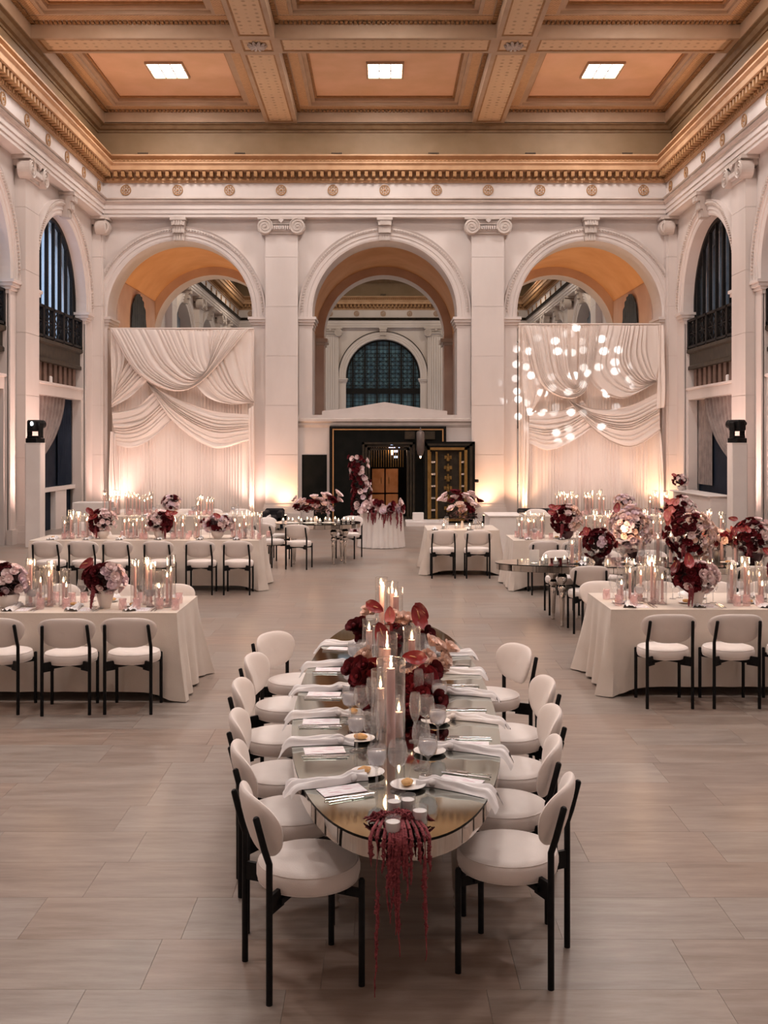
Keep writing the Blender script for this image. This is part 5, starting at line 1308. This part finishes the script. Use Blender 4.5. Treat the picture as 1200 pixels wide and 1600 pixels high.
# amaranth garland spilling over the near end, votives among it
g = thing('amaranth_garland', 'trailing burgundy amaranth garland spilling over the near table end', 'garland', (.06, 3.86, TZ))
rr = random.Random(21)
def frizz(pts, rs, name='amaranth_strand'):
    b = MB(); b.tube(pts, rs, 6)
    for p, r in zip(pts, rs):
        if r < .003: continue
        for _ in range(4):
            a = rr.random() * 6.28; q = Vector(p) + Vector((cos(a) * r, sin(a) * r, rr.uniform(-.008, .008))); s_ = r * rr.uniform(.5, .9)
            b.add([q + Vector(v) * s_ for v in ((-1, 0, 0), (0, -1, 0), (1, 0, 0), (0, 1, 0), (0, 0, 1), (0, 0, -1))], [(0, 1, 4), (1, 2, 4), (2, 3, 4), (3, 0, 4), (1, 0, 5), (2, 1, 5), (3, 2, 5), (0, 3, 5)])
    b.obj(name, M['amar'], g, smooth=True)
for i in range(26):
    a = rr.uniform(-.35, pi + .35); L = rr.uniform(.06, .15); pts = []; bend = rr.uniform(-.5, .5)
    for k in range(10):
        f_ = k / 9; pts.append((cos(a + bend * f_) * L * f_, sin(a + bend * f_) * L * f_ * .7 + .05, .008 + rr.uniform(.012, .035) * sin(pi * f_) + .004 * rr.random()))
    frizz(pts, [.003] + [.0045 + .003 * rr.random() for _ in range(8)] + [.002], 'amaranth_sprig')
for i, (dx, L, st) in enumerate(((-.078, .57, .18), (-.006, .34, 0), (.010, .42, 0), (-.03, .26, 0), (-.018, .30, 0), (.098, .44, .06), (.03, .22, 0), (.05, .16, 0), (-.05, .12, 0), (.115, .12, 0), (.0, .30, 0), (.075, .09, 0), (-.10, .10, 0), (.02, .14, 0))):
    yo = -.105 + dx * dx * 1.5
    pts = [(dx * .7, .05, .02), (dx * .9, yo + .05, .020), (dx, yo - .006, .009)]; rs = [.006, .007, .007]
    n = int(L / .016); x = dx
    for k in range(1, n + 1):
        x += rr.uniform(-.0028, .0028); f_ = k / n; pts.append((x, yo - .012 + rr.uniform(-.002, .002), .006 - L * f_)); rs.append(.0018 if L * f_ < st else (.0045 + .0045 * rr.random()) * (1 - .7 * max(0, f_ - .5) * 2))
    frizz(pts, rs)
for i, (px, py) in enumerate(((616, 1265), (637, 1262), (656, 1280), (614, 1298))):
    Y = 1440 * 1.62 / (py + 8 - CY); p = at(px, 0, Y); votive(p.x, Y, TZ + .001, 'white votive candle, %s among the amaranth at the near table end' % ('rear left', 'rear', 'right', 'front left')[i], 'votives in the garland', False)

# ================================================================== near left cloth table
cloth_table(-5.2, -1.74, 8.81, 9.80, 'the near left table', 'ivory cloth over the near left table, pooling at its aisle corner', seed=2)
for i, (x, y, a) in enumerate(((-2.04, 8.53, 90), (-2.55, 8.50, 96), (-3.10, 8.53, 88))): chair(x, y, a, 'cream chair, back to camera, %s from the aisle at the near left table' % ORD[i], CG)
for i, x in enumerate((-2.07, -2.63, -3.2, -3.75)): chair(x, 10.09, 270, 'cream chair facing the camera, %s from the aisle at the near left table' % ORD[i], CG)
for i, x in enumerate((-2.06, -2.56, -3.10)): setting(x, 8.84, -pi / 2, 'at the %s near place from the aisle, near left table' % ORD[i], 'mcnpgw')
for i, x in enumerate((-2.05, -2.62, -3.2)): setting(x, 9.77, pi / 2, 'at the %s far place from the aisle, near left table' % ORD[i], 'npgw')
cluster(-2.02, 9.18, 'aisle end cluster, near left table', 6, (.17, .09), seed=5)
cluster(-2.93, 9.2, 'cluster between the flower bowls, near left table', 7, (.20, .09), seed=6)
arrangement(-2.42, 9.08, 'half burgundy, half lilac rose bowl between two candle clusters, near left table', .36, .26, 24, 3, 'tall', 'vase', ('red', 'mauve', 'pink'), True, 3, 6)
arrangement(-3.28, 9.1, 'pale lilac rose bowl cut by the picture edge, near left table', .34, .28, 20, 4, 'bowl', 'vase', ('red', 'mauve', 'pink'), True, 1, 0)

# ================================================================== near right cloth table
cloth_table(1.99, 5.45, 8.99, 10.0, 'the near right table', 'ivory cloth over the near right table, flaring at its aisle corner', seed=4)
for i, (x, a) in enumerate(((2.37, 90), (2.92, 90), (3.47, 92))): chair(x, 8.71, a, 'cream chair, back to camera, %s from the aisle at the near right table' % ORD[i], CG)
for i, x in enumerate((2.22, 2.78, 3.34, 3.9)): chair(x, 10.29, 270, 'cream chair facing the camera, %s from the aisle at the near right table' % ORD[i], CG)
for i, x in enumerate((2.30, 2.90, 3.47)): setting(x, 9.02, -pi / 2, 'at the %s near place from the aisle, near right table' % ORD[i], 'mcnpgw')
for i, x in enumerate((2.25, 2.8, 3.36)): setting(x, 9.97, pi / 2, 'at the %s far place from the aisle, near right table' % ORD[i], 'npgw')
cluster(2.34, 9.38, 'aisle end cluster, near right table', 6, (.19, .09), seed=15)
cluster(3.34, 9.38, 'cluster past the burgundy bowl, near right table', 7, (.19, .09), seed=16)
arrangement(2.80, 9.22, 'burgundy and blush rose bowl beside the aisle candles, near right table', .40, .26, 26, 13, 'tall', 'vase', ('red', 'pink'), True, 2, 6)
arrangement(3.62, 9.2, 'burgundy and white bloom bowl at the picture edge, near right table', .36, .34, 22, 14, 'tall', 'vase', ('red', 'pink'), True, 3, 5)

# ================================================================== second left cloth table
cloth_table(-5.23, -1.82, 15.38, 16.35, 'the second left table', 'ivory cloth over the second left table behind six chair backs', seed=5)
for i, x in enumerate((-2.08, -2.62, -3.22, -3.81, -4.30, -4.82)): chair(x, 15.09, 90, 'cream chair, back to camera, %s from the aisle at the second left table' % ORD[i], CG)
for i, x in enumerate((-2.2, -2.8, -3.4, -4.0, -4.6)): chair(x, 16.65, 270, 'cream chair facing the camera, %s from the aisle at the second left table' % ORD[i], CG)
for i, x in enumerate((-2.08, -2.62, -3.22, -3.81, -4.30, -4.82)): setting(x, 15.41, -pi / 2, 'at the %s near place from the aisle, second left table' % ORD[i], 'ngwp')
for i, (x, s_) in enumerate(((-2.02, 31), (-2.95, 32), (-3.75, 33), (-4.62, 34))): cluster(x, 15.75, '%s cluster from the aisle, second left table' % ORD[i], 6, (.20, .10), seed=s_, cups=6)
arrangement(-2.48, 15.7, 'low burgundy and blush flowers nearest the aisle on the second left table', .50, .26, 22, 41, 'bowl', 'vase', ('red', 'pink', 'mauve'), False, 1, 0)
arrangement(-3.35, 15.7, 'rose bowl with coral anthuriums mid second left table', .44, .34, 22, 42, 'bowl', 'vase', ('red', 'pink', 'pink'), True, 4, 4, flip=-1)
arrangement(-4.22, 15.7, 'burgundy topped rose bowl farthest from the aisle, second left table', .42, .36, 22, 43, 'bowl', 'vase', ('red', 'pink', 'pink'), True, 3, 5)
chair(-5.62, 14.9, 80, 'cream chair at the left picture edge beyond the second left table', CG); chair(-5.35, 18.2, 250, 'cream chair turned to the camera near the left pedestal', CG)
b = MB(); b.bevbox((0, 0, .43), (.75, .40, .14), .03); st = tag(b.obj('bench', M['sofa'], loc=(-5.45, 14.05, 0)), 'dark padded bench at the left edge before the second left table', 'bench')
for sx in (-1, 1):
    for sy in (-1, 1): b = MB(); b.tube([(sx * .3, sy * .15, 0), (sx * .3, sy * .15, .37)], .015, 8); b.obj('leg', M['black'], st)

# ================================================================== far left cloth table
cloth_table(-6.0, -2.6, 20.5, 21.6, 'the far left table', 'ivory cloth over the far left table below the swagged drape', seed=6)
for i, x in enumerate((-3.0, -3.6, -4.2, -4.8, -5.4)): chair(x, 21.90, 270, 'cream chair facing the camera, %s from the aisle at the far left table' % ORD[i], CG)
chair(-2.42, 20.3, 180, 'cream chair at the aisle end of the far left table', CG)
for i, x in enumerate((-3.0, -3.8, -4.6, -5.4)): setting(x, 20.55, -pi / 2, 'at the %s near place from the aisle, far left table' % ORD[i], 'ngw')
cluster(-5.35, 20.95, 'wall end cluster, far left table', 8, (.24, .14), (.38, .50), 51, 6)
cluster(-4.85, 21.1, 'middle cluster, far left table', 7, (.2, .12), (.36, .50), 52, 6)
cluster(-3.6, 21.0, 'low cluster toward the aisle, far left table', 6, (.2, .12), (.28, .40), 53, 6)
arrangement(-4.25, 21.0, 'white and blush flowers between the tall candles, far left table', .44, .30, 20, 54, 'bowl', 'vase', ('pink', 'mauve', 'red', 'peach'), False, 0, 0)

# ================================================================== right mirrored table
mirror_table(3.75, 12.60, 2.37, .55, 0, 'long mirrored table lying crosswise on the right, chrome legs showing', [(-1.6, -.26), (-1.62, .26), (1.6, -.26), (1.6, .26), (0, -.3), (0, .3)])
for i, x in enumerate((2.39, 3.06, 3.66, 4.26)): chair(x, 12.06, 90, 'cream chair, back to camera, %s from the aisle at the crosswise mirrored table' % ORD[i], CG)
for i, x in enumerate((2.32, 2.90, 3.5, 4.1)): chair(x, 13.35, 270, 'cream chair facing the camera, %s from the aisle at the crosswise mirrored table' % ORD[i], CG)
for i, x in enumerate((2.5, 3.1, 3.7, 4.3)): setting(x, 12.14, -pi / 2, 'at the %s near place from the aisle, crosswise mirrored table' % ORD[i], 'ngwfp')
for i, x in enumerate((2.4, 3.0, 3.6)): setting(x, 13.06, pi / 2, 'at the %s far place from the aisle, crosswise mirrored table' % ORD[i], 'ngw')
b = MB(); b.box((0, 0, .08), (.115, .004, .16), 0); tag(b.obj('table_number_card', M['paper'], loc=(at(835, 0, 12.5).x, 12.5, TZ + .001)), 'blank white card standing on the tip of the crosswise mirrored table', 'card')
for i, (px, Y) in enumerate(((848, 12.35), (853, 12.6), (868, 12.3), (882, 12.45), (914, 12.3), (941, 12.5))): votive(at(px, 0, Y).x, Y, TZ + .001, 'small lit votive, %s from the white card on the crosswise table' % ORD[i], 'votives on the crosswise mirrored table')
for i, (px, Y, h) in enumerate(((894, 12.4, .30), (906, 12.6, .36), (1001, 12.6, .36), (1028, 12.7, .34), (1048, 12.5, .38), (1072, 12.7, .36), (1110, 12.5, .36), (1128, 12.7, .30), (1150, 12.5, .33))):
    hurricane(at(px, 0, Y).x, Y, .045, h, h - .07, 'clear glass cylinder, %s from the aisle on the crosswise mirrored table' % ORD[i], 'pink taper candle, %s from the aisle on the crosswise mirrored table' % ORD[i], 'on the crosswise mirrored table', False)
glow(2.9, 12.5, TZ + .4, 3); glow(4.1, 12.5, TZ + .4, 3)
arrangement(2.62, 12.50, 'dark anthurium spray on a black vase near the aisle, crosswise mirrored table', .42, .34, 22, 61, 'bowl', 'darkvase', ('red', 'red', 'mauve'), True, 3, 0, flip=1, vs_=.8)
arrangement(3.08, 12.75, 'tall mauve and coral rose cluster rising over the crosswise mirrored table', .50, .58, 40, 62, 'tall', 'darkvase', ('peach', 'mauve', 'pink', 'pink'), False, 1, 0, vs_=.9)
arrangement(3.72, 12.5, 'burgundy roses and coral anthuriums mid crosswise mirrored table', .62, .60, 50, 63, 'bowl', 'darkvase', ('red', 'pink', 'peach'), True, 5, 4, anthk='anthp', vs_=.7)
arrangement(4.5, 12.5, 'burgundy and blush bloom mound at the picture edge, crosswise table', .55, .46, 40, 64, 'bowl', 'darkvase', ('red', 'pink'), True, 4, 4)
arrangement(4.16, 12.82, 'pale roses with one coral anthurium on the crosswise mirrored table', .42, .30, 18, 65, 'bowl', 'vase', ('pink', 'peach', 'red'), False, 2, 0, anthk='anthp')

# ================================================================== second right cloth table
cloth_table(1.96, 5.4, 15.38, 16.35, 'the second right table', 'ivory cloth over the second right table behind the crosswise mirrored table', seed=8)
for i, x in enumerate((2.35, 2.82, 3.35, 3.9)): chair(x, 15.09, 90, 'cream chair, back to camera, %s from the aisle at the second right table' % ORD[i], CG)
for i, x in enumerate((2.4, 3.0, 3.6, 4.2, 4.8)): chair(x, 16.65, 270, 'cream chair facing the camera, %s from the aisle at the second right table' % ORD[i], CG)
for i, x in enumerate((2.3, 2.82, 3.35, 3.9)): setting(x, 15.41, -pi / 2, 'at the %s near place from the aisle, second right table' % ORD[i], 'ngwp')
for i, (x, s_) in enumerate(((2.32, 71), (3.3, 72), (4.1, 73), (5.0, 74))): cluster(x, 15.75, '%s cluster from the aisle, second right table' % ORD[i], 7, (.22, .10), seed=s_, cups=7)
arrangement(2.80, 15.65, 'burgundy, plum and blush bouquet between candles, second right table', .48, .44, 36, 75, 'bowl', 'darkvase', ('red', 'pink', 'peach'), True, 3, 4)
arrangement(3.68, 15.75, 'lilac and white flower mound on the second right table', .5, .36, 24, 76, 'bowl', 'vase', ('mauve', 'pink', 'pink'), False, 0, 0)
arrangement(4.52, 15.65, 'tall burgundy bouquet with coral anthuriums, second right table', .46, .52, 26, 77, 'tall', 'vase', ('red', 'pink', 'pink'), True, 4, 4, anthk='anthp', vs_=1.2)

# ================================================================== far right cloth table
cloth_table(2.9, 6.4, 20.5, 21.6, 'the far right table', 'ivory cloth over the far right table below the dotted drape', seed=9)
for i, x in enumerate((3.3, 3.9, 4.5, 5.1, 5.7)): chair(x, 21.90, 270, 'cream chair facing the camera, %s from the aisle at the far right table' % ORD[i], CG)
cluster(3.75, 20.95, 'aisle end cluster, far right table', 8, (.24, .14), (.38, .50), 81, 5)
cluster(4.3, 21.0, 'middle cluster, far right table', 8, (.24, .14), (.38, .52), 82, 5)
cluster(5.6, 20.95, 'wall end cluster, far right table', 6, (.22, .12), (.38, .50), 83, 5)
arrangement(4.9, 20.9, 'white and blush flowers on the far right table', .46, .34, 20, 84, 'bowl', 'vase', ('pink', 'mauve', 'peach'), False, 0, 0)

# ================================================================== table before the vault door, and a white bar block beside it
cloth_table(.76, 1.96, 17.2, 18.3, 'the small table before the vault door', 'ivory cloth over the small square table before the vault door', seed=10)
for i, x in enumerate((1.0, 1.56)): chair(x, 16.92, 90, 'cream chair, %s of the two before the vault door table' % ('left', 'right')[i], CG)
for i, x in enumerate((1.0, 1.56)): setting(x, 17.15, -pi / 2, 'at the %s place of the vault door table' % ('left', 'right')[i], 'ngw')
explicit(1.38, 17.7, 'white and burgundy flower spread on the vault door table', 'bud', 'vase', [(k, px, py, dy, s_) for k, px, py, dy, s_ in
    [('pink', 690, 780, 0, 1.6), ('pink', 695, 773, .1, 1.2), ('red', 706, 783, 0, 1.5), ('pink', 712, 778, 0, 1.3), ('red', 720, 775, .1, 1.8), ('pink', 727, 776, 0, 1.4), ('red', 714, 770, 0, 1.6), ('pink', 733, 783, 0, 1.6), ('pink', 738, 788, -.1, 1.4), ('red', 728, 790, 0, 1.7), ('peach', 718, 790, -.1, 1.7), ('pink', 705, 795, -.1, 1.4), ('pink', 745, 790, 0, 1.2), ('red', 748, 783, 0, 1.2), ('red', 735, 797, -.1, 1.5), ('pink', 722, 799, -.1, 1.4), ('pink', 742, 777, .1, 1.2), ('pink', 735, 772, .1, 1.3)]], 91, (.30, .2, .12), leafz=.22)
for i in range(4): votive(1.05 + i * .22, 17.5 + .05 * (i % 2), TZ + .001, 'small lit votive, %s from left on the table before the vault door' % ORD[i], 'votives on the vault door table')
glow(1.3, 17.45, TZ + .2, 1.2)
b = MB(); b.bevbox((0, 0, .40), (.62, .9, .80), .015); t = tag(b.obj('bar_block', M['satin'], loc=(2.34, 20.0, 0)), 'pale white clad bar block right of the vault door table', 'bar'); b = MB(); b.bevbox((0, 0, .81), (.66, .94, .03), .006); b.obj('bar_top', M['whitepaint'], t)

# ================================================================== small mirrored table by the flower column
mirror_table(-1.16, 18.95, .78, .58, 0, 'small dark mirrored table crowded with votives by the flower column', [(-.42, -.25), (.30, -.34), (.50, -.16), (-.45, .25), (.42, .25)])
for i, (x, y, a) in enumerate(((-1.44, 18.10, 80), (-1.96, 18.42, 55), (-2.0, 19.5, -35), (-.62, 19.80, 250))): chair(x, y, a, 'cream chair %s of the small dark mirrored table' % ('before the middle', 'at the left end', 'behind the left end', 'behind the right end')[i], CG)
explicit(-1.2, 18.85, 'blush and burgundy roses in bud vases on the small dark mirrored table', 'bud', 'vase', [
    ('pink', 468, 784, 0, 1.7), ('pink', 473, 783, 0, 1.3), ('red', 466, 792, 0, 1.6), ('pink', 462, 778, 0, 1.1), ('pink', 480, 787, 0, 1.5), ('red', 476, 793, 0, 1.4), ('pink', 491, 777, 0, 1.6), ('red', 488, 785, 0, 1.6), ('pink', 500, 781, 0, 1.3), ('pink', 507, 775, 0, 1.7), ('pink', 512, 773, 0, 1.3), ('red', 515, 778, 0, 1.9), ('red', 497, 786, 0, 1.5), ('pink', 505, 787, 0, 1.7), ('pink', 514, 785, 0, 1.3), ('red', 523, 782, 0, 1.5), ('pink', 530, 773, 0, 1.5), ('pink', 529, 781, 0, 1.3), ('mauve', 516, 795, 0, 1.5), ('red', 483, 795, 0, 1.3), ('mauve', 494, 792, 0, 1.5)], 92, (.40, .2, .10), leafz=.26)
rr = random.Random(5)
for i in range(16): votive(-1.78 + i * .084, 18.92 + (-.25, .1, -.1, .22)[i % 4] * (.5 if i in (0, 1, 14, 15) else 1), TZ + .001, 'small lit votive, %s from left on the small dark mirrored table' % ORD[i], 'votives on the small dark mirrored table')
for i, x in enumerate((-1.60, -1.28, -.95)): put('plate', 'dinner_plate', 'plate', 'white plate, %s from left on the small dark mirrored table' % ORD[i], x, 18.58 - .03 * (i == 1), TZ + .001, 0, None, 1.7)
glow(-1.2, 18.6, TZ + .25, 1.5)

# ================================================================== sweetheart table and flower column
t = thing('round_table', 'small round table under a white satin cloth before the vault', 'table', (.0, 21.9, 0))
b = MB(); b.lathe([(.0, .70), (.42, .70), (.42, .73), (.0, .73)], 28); b.obj('tabletop', M['brownpanel'], t); b = MB(); b.lathe([(.2, 0), (.2, .03), (.03, .05), (.03, .70)], 14); b.obj('pedestal', M['iron'], t)
b = MB(); n = 160; rows = [(.0, .738), (.43, .738), (.447, .725), (.455, .60), (.46, .40), (.47, .2), (.48, .01)]; vs = []
for k, (r, z) in enumerate(rows):
    for i in range(n):
        a = 2 * pi * i / n; f_ = max(0, (k - 2) / 4); vs.append(((r + f_ * .03 * sin(22 * a + .6 * sin(5 * a))) * cos(a), (r + f_ * .03 * sin(22 * a + .6 * sin(5 * a))) * sin(a), z))
b.add(vs, [(k * n + i, k * n + (i + 1) % n, (k + 1) * n + (i + 1) % n, (k + 1) * n + i) for k in range(len(rows) - 1) for i in range(n)]); tag(b.obj('satin_cloth', M['satin'], smooth=40, loc=(0, 21.9, 0)), 'pleated white satin cloth on the small round table', 'tablecloth')
t = explicit(.0, 21.75, 'rose garland with hanging amaranth across the small round table', 'bud', 'vase', [(('pink', 'pink', 'red', 'mauve', 'pink', 'red')[i % 6], 566 + i * 2.1 + rr.uniform(-1, 1), 792 + rr.uniform(-7, 7) + (3 if i % 3 == 0 else 0), -.2 + rr.uniform(-.1, .1), rr.uniform(1.2, 1.8)) for i in range(31)], 93, (.46, .15, .07), leafz=.06, vs_=.3)
for i in range(16): link('amaranth_strand', rr.choice(FL['amar']), t, (rr.uniform(-.45, .45), -.31, rr.uniform(-.02, .06)), (0, 0, rr.random() * 6), rr.uniform(.8, 1.6))
t = thing('flower_column', 'tall curved column of burgundy and blush roses beside the vault', 'flowers', (at(557, 0, 24.6).x, 24.6, 0))
def colc(z): return (.12 * sin(z * 1.6) + (.10 if z < .5 else 0), 0)
b = MB()
for k in range(12):
    z = .08 + k * .15; lm = leaf_mass(.20, .16, .12, 26, k, .06); b.add([(v[0] + colc(z)[0], v[1], v[2] + z) for v in lm.v], lm.f)
o = b.obj('foliage', M['darkleaf'], t); o['kind'] = 'stuff'
b = MB(); b.tube([(colc(z_)[0], .05, z_) for z_ in (0, .5, 1, 1.5, 1.85)], .02, 8); b.lathe([(.0, .0), (.2, .0), (.2, .02), (.0, .03)], 16); b.obj('stand', M['iron'], t)
for i in range(120):
    z = rr.uniform(.06, 1.9); a = rr.uniform(pi, 2 * pi); w_ = .26 if z < .6 else .22; cxx = colc(z)[0]
    d_ = Vector((cos(a), sin(a), rr.uniform(-.2, .4))); side_r = d_.x > .0
    k = rr.choice(('pink', 'mauve', 'pink', 'red')) if side_r or z < .5 else rr.choice(('red', 'red', 'red', 'pink'))
    bloom(t, k, Vector((cxx + d_.x * w_, d_.y * .18, z)), d_, rr.uniform(1.1, 1.6), rr)

# ================================================================== sofas along the back wall, bar in the right bay
for i, (x, w_) in enumerate(((4.2, 1.4), (-2.75, .5), (7.0, .5))):
    lab = ('dark low sofa back under the right drape', 'dark low armchair beside the black doorway', 'dark low armchair in the corner beside the right drape')[i]
    t = thing('sofa', lab, 'sofa', (x, 26.4, 0))
    b = MB(); b.bevbox((0, 0, .20), (w_, .75, .30), .03); b.obj('seat_base', M['sofa'], t); b = MB(); b.bevbox((0, .32, .34), (w_, .16, .34), .04); b.obj('backrest', M['sofa'], t)
    for s_ in (-1, 1): b = MB(); b.bevbox((s_ * (w_ / 2 - .07), 0, .30), (.14, .75, .34), .03); b.obj('armrest', M['sofa'], t)
    for s_ in (-1, 1): b = MB(); b.tube([(s_ * (w_ / 2 - .1), -.3, 0), (s_ * (w_ / 2 - .1), -.3, .05)], .02, 8); b.tube([(s_ * (w_ / 2 - .1), .3, 0), (s_ * (w_ / 2 - .1), .3, .05)], .02, 8); b.obj('foot', M['iron'], t)
t = thing('bar_counter', 'white bar counter along the right wall bay with flowers on it', 'bar', (8.0, 26.0, 0))
b = MB(); b.bevbox((0, 0, .46), (.5, 3.1, .92), .01); b.obj('body', M['whitepaint'], t); b = MB(); b.bevbox((-.02, 0, .935), (.62, 3.2, .03), .006); b.obj('counter_top', M['whitepaint'], t)
arrangement(7.85, 27.2, 'small burgundy and white posy on the bar counter', .42, .34, 18, 95, 'bowl', 'vase', ('red', 'pink', 'pink'), True, 1, 0, z=.95)
b = MB(); b.bevbox((0, 0, .36), (.9, .55, .72), .01); tag(b.obj('side_table', M['satin'], loc=(-7.2, 25.9, 0)), 'white clad side table between the left pedestal and the wall bay', 'side table')
b = MB(); b.bevbox((0, 0, .09), (.18, .14, .18), .02); tag(b.obj('wall_speaker', M['whitepaint'], loc=T_left(25.7, -.25, 3.67)), 'small white speaker on the marble ledge of the left bay', 'speaker')
b = MB(); b.bevbox((0, 0, .09), (.18, .14, .18), .02); tag(b.obj('wall_speaker', M['whitepaint'], loc=T_right(25.1, -.25, 3.67)), 'small white speaker on the marble ledge of the right bay', 'speaker')
